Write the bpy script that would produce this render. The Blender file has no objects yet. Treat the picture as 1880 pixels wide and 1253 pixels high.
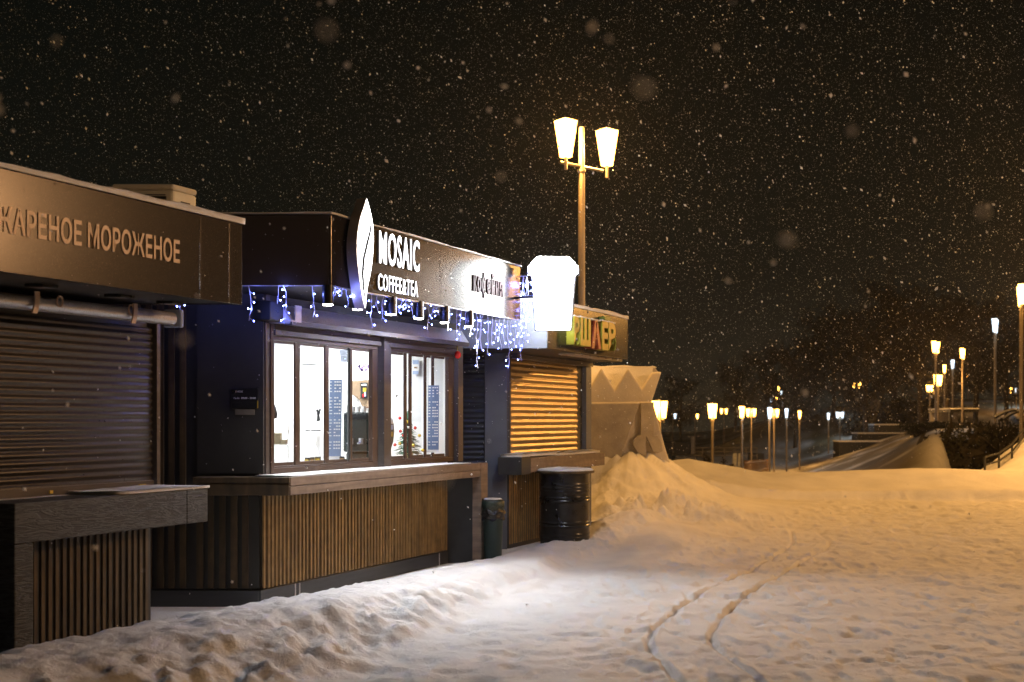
import bpy, math, random
import numpy as np
from mathutils import Vector, Matrix

random.seed(7)
rng = np.random.default_rng(11)
S = bpy.context.scene
COL = S.collection

# ------------------------------------------------------------------ camera
EYE = 1.55
cam = bpy.data.cameras.new("Camera")
cam.sensor_width = 36.0
cam.lens = 2000.0 / 1880.0 * 36.0
cam.shift_y = 143.0 / 1880.0
cam.clip_start = 0.05
cam.clip_end = 3000
cam.dof.use_dof = True
cam.dof.focus_distance = 10.3
cam.dof.aperture_fstop = 2.2
camo = bpy.data.objects.new("Camera", cam)
camo.location = (0, 0, EYE)
camo.rotation_euler = (math.radians(90), 0, 0)
COL.objects.link(camo)
S.camera = camo

# ------------------------------------------------------------------ sky (night)
w = bpy.data.worlds.new("World")
S.world = w
w.use_nodes = True
nt = w.node_tree
bg = nt.nodes["Background"]
tc = nt.nodes.new("ShaderNodeTexCoord")
sx = nt.nodes.new("ShaderNodeSeparateXYZ")
rp = nt.nodes.new("ShaderNodeValToRGB")
nt.links.new(tc.outputs["Generated"], sx.inputs[0])
nt.links.new(sx.outputs["Z"], rp.inputs[0])
cr_ = rp.color_ramp
cr_.elements[0].position = 0.0; cr_.elements[0].color = (0.0150, 0.0140, 0.0098, 1)
cr_.elements[1].position = 0.34; cr_.elements[1].color = (0.0030, 0.0037, 0.0028, 1)
e_ = cr_.elements.new(0.13); e_.color = (0.0062, 0.0064, 0.0045, 1)
nt.links.new(rp.outputs[0], bg.inputs[0])
bg.inputs[1].default_value = 1.0

S.view_settings.view_transform = 'Standard'
S.view_settings.look = 'None'
S.view_settings.exposure = 0.0
S.view_settings.gamma = 1.0
S.cycles.max_bounces = 6
S.cycles.diffuse_bounces = 3
S.cycles.glossy_bounces = 3
S.cycles.transparent_max_bounces = 12
S.cycles.caustics_reflective = False
S.cycles.caustics_refractive = False
S.cycles.use_denoising = True
S.cycles.use_adaptive_sampling = False
S.cycles.sample_clamp_indirect = 4.0

SODIUM = (1.0, 0.485, 0.12)
COLDWHITE = (0.72, 0.87, 1.0)

# ------------------------------------------------------------------ materials
def new_mat(name):
    m = bpy.data.materials.new(name)
    m.use_nodes = True
    return m, m.node_tree, m.node_tree.nodes["Principled BSDF"]

def mat(name, color, rough=0.6, metal=0.0, var=0.25, scale=(6, 6, 6), bump=0.0, bscale=None, bdist=0.01, detail=4, spec=0.5):
    m, t, b = new_mat(name)
    b.inputs["Roughness"].default_value = rough
    b.inputs["Metallic"].default_value = metal
    b.inputs["Specular IOR Level"].default_value = spec
    co = t.nodes.new("ShaderNodeTexCoord")
    mp = t.nodes.new("ShaderNodeMapping")
    mp.inputs["Scale"].default_value = scale
    t.links.new(co.outputs["Object"], mp.inputs[0])
    n = t.nodes.new("ShaderNodeTexNoise")
    n.inputs["Scale"].default_value = 1.0
    n.inputs["Detail"].default_value = detail
    n.inputs["Roughness"].default_value = 0.6
    t.links.new(mp.outputs[0], n.inputs["Vector"])
    r = t.nodes.new("ShaderNodeValToRGB")
    r.color_ramp.elements[0].position = 0.3
    r.color_ramp.elements[1].position = 0.7
    r.color_ramp.elements[0].color = tuple(max(0, c * (1 - var)) for c in color) + (1,)
    r.color_ramp.elements[1].color = tuple(min(1, c * (1 + var)) for c in color) + (1,)
    t.links.new(n.outputs["Fac"], r.inputs[0])
    t.links.new(r.outputs[0], b.inputs["Base Color"])
    mr = t.nodes.new("ShaderNodeMapRange")
    mr.inputs["To Min"].default_value = max(0.02, rough - 0.12)
    mr.inputs["To Max"].default_value = min(1, rough + 0.12)
    t.links.new(n.outputs["Fac"], mr.inputs["Value"])
    t.links.new(mr.outputs[0], b.inputs["Roughness"])
    if bump:
        n2 = n
        if bscale:
            mp2 = t.nodes.new("ShaderNodeMapping")
            mp2.inputs["Scale"].default_value = bscale
            t.links.new(co.outputs["Object"], mp2.inputs[0])
            n2 = t.nodes.new("ShaderNodeTexNoise")
            n2.inputs["Scale"].default_value = 1.0
            n2.inputs["Detail"].default_value = 5
            t.links.new(mp2.outputs[0], n2.inputs["Vector"])
        bp = t.nodes.new("ShaderNodeBump")
        bp.inputs["Strength"].default_value = bump
        bp.inputs["Distance"].default_value = bdist
        t.links.new(n2.outputs["Fac"], bp.inputs["Height"])
        t.links.new(bp.outputs[0], b.inputs["Normal"])
    return m

def emit(name, color, strength, back=True):
    m, t, b = new_mat(name)
    b.inputs["Base Color"].default_value = (0.8, 0.8, 0.8, 1)
    b.inputs["Emission Color"].default_value = tuple(color) + (1,)
    b.inputs["Emission Strength"].default_value = strength
    return m

def wood(name, color, grain=(3, 3, 60), var=0.5, rough=0.6, rings=False):
    m, t, b = new_mat(name)
    co = t.nodes.new("ShaderNodeTexCoord")
    mp = t.nodes.new("ShaderNodeMapping")
    mp.inputs["Scale"].default_value = grain
    t.links.new(co.outputs["Object"], mp.inputs[0])
    n = t.nodes.new("ShaderNodeTexNoise")
    n.inputs["Scale"].default_value = 1.0
    n.inputs["Detail"].default_value = 7
    n.inputs["Distortion"].default_value = 0.6
    t.links.new(mp.outputs[0], n.inputs["Vector"])
    fac = n.outputs["Fac"]
    if rings:
        ma = t.nodes.new("ShaderNodeMath"); ma.operation = 'MULTIPLY'; ma.inputs[1].default_value = 40.0
        t.links.new(fac, ma.inputs[0])
        si = t.nodes.new("ShaderNodeMath"); si.operation = 'SINE'
        t.links.new(ma.outputs[0], si.inputs[0])
        mr = t.nodes.new("ShaderNodeMapRange"); mr.inputs["From Min"].default_value = -1
        t.links.new(si.outputs[0], mr.inputs["Value"])
        fac = mr.outputs[0]
    r = t.nodes.new("ShaderNodeValToRGB")
    r.color_ramp.elements[0].position = 0.25
    r.color_ramp.elements[1].position = 0.75
    r.color_ramp.elements[0].color = tuple(c * (1 - var) for c in color) + (1,)
    r.color_ramp.elements[1].color = tuple(min(1, c * (1 + var)) for c in color) + (1,)
    t.links.new(fac, r.inputs[0])
    g = t.nodes.new("ShaderNodeTexNoise"); g.inputs["Scale"].default_value = 13.0
    t.links.new(co.outputs["Object"], g.inputs["Vector"])
    mx = t.nodes.new("ShaderNodeMixRGB"); mx.blend_type = 'MULTIPLY'; mx.inputs[0].default_value = 0.6
    t.links.new(r.outputs[0], mx.inputs[1]); t.links.new(g.outputs["Fac"], mx.inputs[2])
    br = t.nodes.new("ShaderNodeBrightContrast"); br.inputs[1].default_value = 0.0
    t.links.new(mx.outputs[0], br.inputs[0])
    t.links.new(br.outputs[0], b.inputs["Base Color"])
    b.inputs["Roughness"].default_value = rough
    bp = t.nodes.new("ShaderNodeBump"); bp.inputs["Strength"].default_value = 0.5; bp.inputs["Distance"].default_value = 0.004
    t.links.new(fac, bp.inputs["Height"]); t.links.new(bp.outputs[0], b.inputs["Normal"])
    return m

def snow_mat(name, color=(0.83, 0.81, 0.79), bump=0.7, grass_shade=False):
    m, t, b = new_mat(name)
    co = t.nodes.new("ShaderNodeTexCoord")
    n1 = t.nodes.new("ShaderNodeTexNoise"); n1.inputs["Scale"].default_value = 2.2; n1.inputs["Detail"].default_value = 6
    n2 = t.nodes.new("ShaderNodeTexNoise"); n2.inputs["Scale"].default_value = 30.0; n2.inputs["Detail"].default_value = 8; n2.inputs["Roughness"].default_value = 0.78
    t.links.new(co.outputs["Object"], n1.inputs["Vector"]); t.links.new(co.outputs["Object"], n2.inputs["Vector"])
    r = t.nodes.new("ShaderNodeValToRGB")
    r.color_ramp.elements[0].position = 0.3; r.color_ramp.elements[1].position = 0.65
    r.color_ramp.elements[0].color = tuple(c * 0.86 for c in color) + (1,)
    r.color_ramp.elements[1].color = tuple(color) + (1,)
    t.links.new(n1.outputs["Fac"], r.inputs[0]); t.links.new(r.outputs[0], b.inputs["Base Color"])
    b.inputs["Roughness"].default_value = 0.65
    b.inputs["Specular IOR Level"].default_value = 0.25
    if grass_shade:
        at = t.nodes.new("ShaderNodeAttribute"); at.attribute_name = "grass_shade"
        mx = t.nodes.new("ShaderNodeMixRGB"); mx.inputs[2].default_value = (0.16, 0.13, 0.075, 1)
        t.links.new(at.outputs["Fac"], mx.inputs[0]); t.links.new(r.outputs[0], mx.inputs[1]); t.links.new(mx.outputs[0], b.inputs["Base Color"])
    bp = t.nodes.new("ShaderNodeBump"); bp.inputs["Strength"].default_value = bump; bp.inputs["Distance"].default_value = 0.036
    t.links.new(n2.outputs["Fac"], bp.inputs["Height"]); t.links.new(bp.outputs[0], b.inputs["Normal"])
    return m

def glass_mat(name, tint=(0.96, 0.97, 0.98), refl=0.06):
    m = bpy.data.materials.new(name); m.use_nodes = True
    t = m.node_tree; t.nodes.clear()
    o = t.nodes.new("ShaderNodeOutputMaterial")
    tr = t.nodes.new("ShaderNodeBsdfTransparent"); tr.inputs[0].default_value = tuple(tint) + (1,)
    gl = t.nodes.new("ShaderNodeBsdfGlossy"); gl.inputs["Roughness"].default_value = 0.02
    fr = t.nodes.new("ShaderNodeLayerWeight"); fr.inputs[0].default_value = 0.2
    mr = t.nodes.new("ShaderNodeMapRange"); mr.inputs["To Min"].default_value = refl; mr.inputs["To Max"].default_value = 0.6
    t.links.new(fr.outputs["Facing"], mr.inputs["Value"])
    mx = t.nodes.new("ShaderNodeMixShader")
    t.links.new(mr.outputs[0], mx.inputs[0]); t.links.new(tr.outputs[0], mx.inputs[1]); t.links.new(gl.outputs[0], mx.inputs[2])
    t.links.new(mx.outputs[0], o.inputs[0])
    return m

def lantern_glass(name, color, strength):
    m = bpy.data.materials.new(name); m.use_nodes = True
    t = m.node_tree; t.nodes.clear()
    o = t.nodes.new("ShaderNodeOutputMaterial")
    tr = t.nodes.new("ShaderNodeBsdfTransparent")
    em = t.nodes.new("ShaderNodeEmission"); em.inputs[0].default_value = tuple(color) + (1,); em.inputs[1].default_value = strength
    mx = t.nodes.new("ShaderNodeMixShader"); mx.inputs[0].default_value = 0.5
    t.links.new(tr.outputs[0], mx.inputs[1]); t.links.new(em.outputs[0], mx.inputs[2]); t.links.new(mx.outputs[0], o.inputs[0])
    return m

def flake_mat(name):
    m = bpy.data.materials.new(name); m.use_nodes = True
    t = m.node_tree; t.nodes.clear()
    o = t.nodes.new("ShaderNodeOutputMaterial")
    d = t.nodes.new("ShaderNodeBsdfDiffuse"); d.inputs[0].default_value = (0.95, 0.95, 0.95, 1)
    tl = t.nodes.new("ShaderNodeBsdfTranslucent"); tl.inputs[0].default_value = (0.95, 0.95, 0.95, 1)
    mx = t.nodes.new("ShaderNodeMixShader"); mx.inputs[0].default_value = 0.5
    t.links.new(d.outputs[0], mx.inputs[1]); t.links.new(tl.outputs[0], mx.inputs[2]); t.links.new(mx.outputs[0], o.inputs[0])
    return m

M = dict(
    snow_field=snow_mat("snow_grass_shade", grass_shade=True),
    snow=snow_mat("snow"),
    snowcap=snow_mat("snow_cap", bump=0.5),
    fascia=mat("bronze_cladding", (0.066, 0.057, 0.049), 0.24, 0.88, 0.10, (150, 150, 260), 0.03, None, 0.001),
    fascia2=mat("bronze_cladding_dull", (0.12, 0.095, 0.075), 0.42, 0.6, 0.10, (150, 150, 260), 0.03, None, 0.001),
    steel=mat("brushed_steel", (0.60, 0.60, 0.62), 0.30, 0.55, 0.04, (120, 120, 200)),
    dark=mat("black_paint", (0.018, 0.018, 0.017), 0.5, 0.0, 0.3, (9, 9, 9), 0.1, (60, 60, 60), 0.002),
    plinth=mat("plinth_metal", (0.05, 0.052, 0.055), 0.38, 0.4, 0.2, (3, 3, 30), 0.1, (40, 40, 40), 0.002),
    panel=mat("charcoal_panel", (0.034, 0.032, 0.027), 0.55, 0.1, 0.18, (5, 5, 5), 0.15, (90, 90, 90), 0.002),
    bluegrey=mat("grey_pillar_paint", (0.10, 0.11, 0.135), 0.5, 0.1, 0.12, (5, 5, 5), 0.1, (70, 70, 70), 0.002),
    shutter3=mat("shutter_lamplit", (0.25, 0.18, 0.10), 0.36, 0.8, 0.06, (70, 70, 70)),  # lighter, golder than the other shutter to carry its lamplit highlights
    shutter=mat("shutter_bronze", (0.060, 0.052, 0.044), 0.32, 0.8, 0.10, (50, 50, 50)),
    shutterdark=mat("shutter_dark", (0.03, 0.032, 0.04), 0.4, 0.4, 0.2, (4, 4, 20)),
    frame=mat("window_frame_brown", (0.065, 0.040, 0.028), 0.38, 0.3, 0.15, (6, 6, 6)),
    frametaupe=mat("window_casing", (0.095, 0.082, 0.075), 0.36, 0.6, 0.1, (4, 4, 50)),
    slat=wood("slat_wood", (0.33, 0.205, 0.075), (14, 14, 2.2), 0.5, 0.55),
    slatdark=wood("stained_plank", (0.095, 0.062, 0.027), (12, 12, 1.5), 0.6, 0.6),
    beam=wood("counter_wood", (0.22, 0.155, 0.11), (1.3, 1.3, 22), 0.35, 0.6),
    charwood=wood("charred_wood", (0.040, 0.043, 0.043), (5, 5, 30), 0.5, 0.6, True),
    white=mat("white_paint", (0.80, 0.80, 0.79), 0.5, 0, 0.03),
    whitewall=mat("interior_wall", (0.82, 0.82, 0.80), 0.6, 0, 0.03, (2, 2, 2)),
    cream=mat("cream_plastic", (0.88, 0.87, 0.82), 0.5, 0, 0.05),
    letters=mat("copper_letters", (0.66, 0.50, 0.38), 0.45, 0.1, 0.08),
    redletters=mat("dark_red_letters", (0.045, 0.006, 0.005), 0.7, 0, 0.1),
    tan=mat("sign_return", (0.62, 0.52, 0.42), 0.45, 0.3, 0.08),
    acrylic=mat("acrylic_edge", (0.55, 0.57, 0.62), 0.15, 0.3, 0.05),
    cable=mat("white_cable", (0.62, 0.62, 0.68), 0.5, 0, 0.05),
    concrete=mat("painted_concrete", (0.62, 0.57, 0.50), 0.8, 0, 0.12, (3, 3, 3), 0.35, (30, 30, 30), 0.01),
    concretedark=mat("dark_concrete", (0.40, 0.36, 0.31), 0.85, 0, 0.2, (4, 4, 4), 0.4, (30, 30, 30), 0.01),  # darker concrete tone, also on the sculpture's raised shapes
    pole=mat("pole_paint", (0.30, 0.25, 0.19), 0.5, 0.2, 0.15, (10, 10, 2)),
    barrel=mat("barrel_paint", (0.022, 0.021, 0.020), 0.30, 0.3, 0.4, (8, 8, 8), 0.2, (25, 25, 25), 0.004),
    bin=mat("green_plastic", (0.012, 0.030, 0.025), 0.45, 0, 0.15),
    bag=mat("bin_bag", (0.012, 0.012, 0.013), 0.25, 0, 0.2, (12, 12, 12), 0.8, (30, 30, 30), 0.02),
    bark=mat("bark", (0.06, 0.045, 0.03), 0.9, 0, 0.3, (20, 20, 4)),
    twig=mat("dark_twigs", (0.035, 0.028, 0.018), 0.9, 0, 0.4, (3, 3, 3)),
    hedge=mat("hedge_leaves", (0.030, 0.030, 0.018), 0.8, 0, 0.5, (6, 6, 6)),
    fir=mat("fir_green", (0.030, 0.115, 0.06), 0.7, 0, 0.5, (30, 30, 30)),
    red=mat("red_gloss", (0.65, 0.02, 0.015), 0.15, 0, 0.1),
    gold=mat("gold_gloss", (0.85, 0.62, 0.10), 0.2, 0.5, 0.1),
    yellow=mat("yellow_face", (0.40, 0.27, 0.02), 0.45, 0, 0.2, (8, 8, 8)),
    yellowside=mat("lime_side", (0.33, 0.31, 0.03), 0.45, 0, 0.05),
    redface=mat("red_face", (0.32, 0.06, 0.02), 0.45, 0, 0.2, (8, 8, 8)),
    leafgreen=mat("green_leaf", (0.12, 0.16, 0.02), 0.5, 0, 0.2),
    menublue=mat("menu_blue", (0.14, 0.20, 0.33), 0.5, 0, 0.1),
    paper=mat("paper", (0.78, 0.78, 0.76), 0.7, 0, 0.03),
    palegreen=mat("pale_blue_print", (0.35, 0.45, 0.65), 0.6, 0, 0.1),
    black=mat("black_plastic", (0.012, 0.013, 0.013), 0.3, 0, 0.3),
    machine=mat("machine_dark", (0.02, 0.028, 0.026), 0.3, 0.2, 0.5, (10, 10, 10)),
    carton=mat("carton", (0.45, 0.33, 0.18), 0.7, 0, 0.1),
    brownbag=mat("brown_cloth", (0.22, 0.15, 0.09), 0.8, 0, 0.2),
    orange=mat("orange_board", (0.30, 0.17, 0.06), 0.6, 0, 0.2),
    purple=mat("purple_print", (0.22, 0.14, 0.36), 0.6, 0, 0.4, (40, 40, 40)),
    glass=glass_mat("window_glass"),
    caseglass=glass_mat("case_glass", (0.93, 0.96, 0.95), 0.04),
    flake=flake_mat("snowflake"),
    e_orange=lantern_glass("sodium_glass", (1.0, 0.47, 0.075), 26),
    e_white=lantern_glass("cold_lamp_glass", COLDWHITE, 4),
    e_cup=emit("cup_lightbox", (0.93, 0.97, 1.0), 92),
    e_cup_back=emit("cup_lightbox_back", (0.93, 0.97, 1.0), 38),
    e_sign=emit("sign_lightbox", (0.95, 0.97, 1.0), 7),
    e_text=emit("lit_letters", (0.95, 0.97, 1.0), 4.5),
    e_room=emit("room_panel", (0.95, 0.98, 1.0), 34),
    e_bulb=emit("fairy_bulb", (0.12, 0.17, 1.0), 140),
    e_spot=emit("downlight_disc", (1.0, 0.95, 0.86), 60),
)

M["e_bulb"].cycles.emission_sampling = 'NONE'

# ------------------------------------------------------------------ mesh builder
class MB:
    def __init__(self):
        self.v = []; self.f = []; self.mi = []
    def add(self, verts, faces, mi=0):
        n = len(self.v)
        self.v.extend([tuple(p) for p in verts])
        self.f.extend([tuple(i + n for i in f) for f in faces])
        self.mi.extend([mi] * len(faces))
        return self
    def hexa(self, p, mi=0):       # p: 4 bottom (ccw), 4 top
        return self.add(p, [(3, 2, 1, 0), (4, 5, 6, 7), (0, 1, 5, 4), (1, 2, 6, 5), (2, 3, 7, 6), (3, 0, 4, 7)], mi)
    def box(self, x0, x1, y0, y1, z0, z1, mi=0):
        return self.hexa([(x0, y0, z0), (x1, y0, z0), (x1, y1, z0), (x0, y1, z0), (x0, y0, z1), (x1, y0, z1), (x1, y1, z1), (x0, y1, z1)], mi)
    def kb(self, Y0, Y1, q0, q1, z0, z1, mi=0):   # box along the kiosk row
        return self.hexa([K(Y0, q0, z0), K(Y0, q1, z0), K(Y1, q1, z0), K(Y1, q0, z0), K(Y0, q0, z1), K(Y0, q1, z1), K(Y1, q1, z1), K(Y1, q0, z1)], mi)
    def tube(self, pts, radii, n=8, mi=0, caps=True):
        pts = [Vector(p) for p in pts]
        if not hasattr(radii, '__len__'): radii = [radii] * len(pts)
        rings = []
        up = None
        for i, p in enumerate(pts):
            d = (pts[min(i + 1, len(pts) - 1)] - pts[max(i - 1, 0)])
            d.normalize()
            if up is None:
                up = Vector((0, 0, 1)) if abs(d.z) < 0.9 else Vector((1, 0, 0))
            a = d.cross(up)
            if a.length < 1e-5: a = d.cross(Vector((0, 1, 0.3)))
            a.normalize(); b = a.cross(d); b.normalize(); up = b
            rings.append([p + radii[i] * (math.cos(2 * math.pi * k / n) * a + math.sin(2 * math.pi * k / n) * b) for k in range(n)])
        v = [p for r in rings for p in r]; f = []
        for i in range(len(rings) - 1):
            for k in range(n):
                k2 = (k + 1) % n
                f.append((i * n + k, (i + 1) * n + k, (i + 1) * n + k2, i * n + k2))
        if caps:
            f.append(tuple(range(n))); f.append(tuple((len(rings) - 1) * n + k for k in reversed(range(n))))
        return self.add(v, f, mi)
    def lathe(self, prof, c=(0, 0, 0), n=24, mi=0):
        v = []; f = []
        for r, z in prof:
            for k in range(n):
                a = 2 * math.pi * k / n
                v.append((c[0] + r * math.cos(a), c[1] + r * math.sin(a), c[2] + z))
        for i in range(len(prof) - 1):
            for k in range(n):
                k2 = (k + 1) % n
                f.append((i * n + k, i * n + k2, (i + 1) * n + k2, (i + 1) * n + k))
        f.append(tuple(reversed(range(n)))); f.append(tuple((len(prof) - 1) * n + k for k in range(n)))
        return self.add(v, f, mi)
    def prism(self, poly, fn, t, mi_front=0, mi_side=0):   # poly in (a,z); fn(a,z,depth)->point ; front at depth t
        n = len(poly)
        v = [fn(a, z, 0) for a, z in poly] + [fn(a, z, t) for a, z in poly]
        k = len(self.v)
        self.v.extend(tuple(p) for p in v)
        self.f.append(tuple(k + i for i in reversed(range(n)))); self.mi.append(mi_front)
        self.f.append(tuple(k + n + i for i in range(n))); self.mi.append(mi_front)
        for i in range(n):
            j = (i + 1) % n
            self.f.append((k + i, k + j, k + n + j, k + n + i)); self.mi.append(mi_side)
        return self
    def build_each(self, name, mats, parent=None, **kw):
        """one object per separate piece"""
        n = len(self.v); root = list(range(n))
        def find(i):
            while root[i] != i:
                root[i] = root[root[i]]; i = root[i]
            return i
        for f in self.f:
            for i in f[1:]: root[find(i)] = find(f[0])
        groups = {}
        for f in self.f: groups.setdefault(find(f[0]), []).append(f)
        out = []
        for fs in groups.values():
            ids = sorted({i for f in fs for i in f}); mp = {i: k for k, i in enumerate(ids)}
            m = MB(); m.add([self.v[i] for i in ids], [tuple(mp[i] for i in f) for f in fs])
            out.append(m.build(name, mats, parent, **kw))
        return out
    def build(self, name, mats, parent=None, smooth=False, bevel=0.0, seg=2):
        me = bpy.data.meshes.new(name)
        off = Vector((0, 0, 0))
        if parent is not None:
            p = parent
            while p is not None:
                off = off + Vector(p.location); p = p.parent
        me.from_pydata([(v[0] - off.x, v[1] - off.y, v[2] - off.z) for v in self.v], [], self.f)
        if not isinstance(mats, (list, tuple)): mats = [mats]
        for m in mats: me.materials.append(m)
        if len(mats) > 1: me.polygons.foreach_set("material_index", self.mi)
        me.validate(); me.update()
        if smooth:
            me.polygons.foreach_set("use_smooth", [True] * len(me.polygons))
            try: me.set_sharp_from_angle(angle=math.radians(40))
            except Exception: pass
        o = bpy.data.objects.new(name, me)
        COL.objects.link(o)
        if parent is not None: o.parent = parent
        if bevel:
            b = o.modifiers.new("bevel", 'BEVEL'); b.width = bevel; b.segments = seg; b.limit_method = 'ANGLE'
        return o

def tag(o, label, cat, group=None, kind=None):
    o["label"] = label; o["category"] = cat
    if group: o["group"] = group
    o["kind"] = kind or "thing"
    return o
def thing(name, loc, label, cat, group=None):
    o = bpy.data.objects.new(name, None); o.empty_display_size = 0.2
    o.location = loc; COL.objects.link(o)
    return tag(o, label, cat, group)
def struct(o, kind="structure"):
    o["kind"] = kind
    return o

# ------------------------------------------------------------------ the kiosk row's own axes
# the row recedes along U; side walls run parallel to world X (the stalls stand along a bend)
U = Vector((0.51, 1.0, 0)).normalized()
N = Vector((U.y, -U.x, 0))
def K(Y, q, z): return (0.51 * Y - 6.675 + q, Y, z)
def KY(px, q=0.0): return (6.675 - q) / (0.51 - (px - 940.0) / 2000.0)   # survey helper: distance of a sighted point in a plane of the row
def P(px, Y, py): return ((px - 940) * Y / 2000.0, Y, EYE - (py - 769.5) * Y / 2000.0)
def ZP(py, Y): return EYE - (py - 769.5) * Y / 2000.0

# ------------------------------------------------------------------ noise
def _hash(ix, iy, seed):
    h = (ix.astype(np.int64) * 374761393 + iy.astype(np.int64) * 668265263 + seed * 1274126177) & 0xFFFFFFFF
    h = ((h ^ (h >> 13)) * 1103515245) & 0xFFFFFFFF
    h = ((h ^ (h >> 15)) * 2246822519) & 0xFFFFFFFF
    return ((h ^ (h >> 16)) & 0xFFFFFF) / float(0xFFFFFF)
def vnoise(x, y, seed=0):
    x = np.asarray(x, float); y = np.asarray(y, float)
    ix = np.floor(x); iy = np.floor(y); fx = x - ix; fy = y - iy
    fx = fx * fx * fx * (fx * (fx * 6 - 15) + 10); fy = fy * fy * fy * (fy * (fy * 6 - 15) + 10)
    a = _hash(ix, iy, seed); b = _hash(ix + 1, iy, seed); c = _hash(ix, iy + 1, seed); d = _hash(ix + 1, iy + 1, seed)
    return (a * (1 - fx) + b * fx) * (1 - fy) + (c * (1 - fx) + d * fx) * fy
def fbm(x, y, seed=0, o=4, g=0.5):
    s = 0; a = 1; t = 0
    for i in range(o):
        # rotate each octave so the lattice never lines up
        c, sn = math.cos(0.7 * i + 0.4), math.sin(0.7 * i + 0.4)
        s = s + a * vnoise((x * c - y * sn) * 2 ** i + 17.3 * i, (x * sn + y * c) * 2 ** i - 9.1 * i, seed + i); t += a; a *= g
    return s / t
def billow(x, y, seed=0, o=3):
    s = 0; a = 1; t = 0
    for i in range(o):
        c, sn = math.cos(0.9 * i + 0.3), math.sin(0.9 * i + 0.3)
        s = s + a * (1 - np.abs(2 * vnoise((x * c - y * sn) * 2 ** i + 5.7 * i, (x * sn + y * c) * 2 ** i + 3.3 * i, seed + i) - 1)); t += a; a *= 0.5
    return s / t
def sst(e0, e1, x):
    t = np.clip((x - e0) / (e1 - e0), 0, 1)
    return t * t * (3 - 2 * t)

def lin(e0, e1, x): return np.clip((x - e0) / (e1 - e0), 0, 1)

def track_pts(pix):
    return [((px - 940) * (3100 / (py - 769.5)) / 2000.0, 3100 / (py - 769.5)) for px, py in pix]
TRACKS = [track_pts([(1262, 1275), (1238, 1240), (1207, 1205), (1190, 1178), (1197, 1160), (1220, 1135), (1265, 1103), (1330, 1066), (1395, 1034), (1440, 1010), (1456, 990), (1446, 965), (1440, 950)]),
          track_pts([(1420, 1270), (1385, 1244), (1340, 1212), (1311, 1182), (1308, 1160), (1328, 1128), (1370, 1091), (1430, 1055), (1490, 1020), (1524, 1000), (1512, 985), (1494, 968), (1488, 950)])]
def dense(pts, step=0.03):
    # Catmull-Rom through the points
    out = []
    for i in range(len(pts) - 1):
        p0 = np.array(pts[max(i - 1, 0)]); p1 = np.array(pts[i]); p2 = np.array(pts[i + 1]); p3 = np.array(pts[min(i + 2, len(pts) - 1)])
        n = max(2, int(np.linalg.norm(p2 - p1) / step))
        for k in range(n):
            t = k / n
            out.append(0.5 * ((2 * p1) + (-p0 + p2) * t + (2 * p0 - 5 * p1 + 4 * p2 - p3) * t * t + (-p0 + 3 * p1 - 3 * p2 + p3) * t ** 3))
    return np.array(out)
TRACKS = [dense(t) for t in TRACKS]

def far_terrain(X, Y):
    a = X / np.maximum(Y, 1)
    low = -3.3 * sst(23.0, 36.0, Y)
    rh = 4.25 * lin(0.25, 0.388, a + .012 * (vnoise(X * .35 + Y * .12, Y * .05, 73) - .5)) * sst(27, 42, Y) * (1 - lin(.393, .425, a) * (1 - sst(45, 54, Y)))
    back = 5.2 * sst(0.165, 0.26, a + 0.01 * (vnoise(X * 0.05, Y * 0.05, 71) - 0.5)) * sst(118, 150, Y) * (1 - 0.35 * sst(0.27, 0.4, a))
    return low + rh + back

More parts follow.
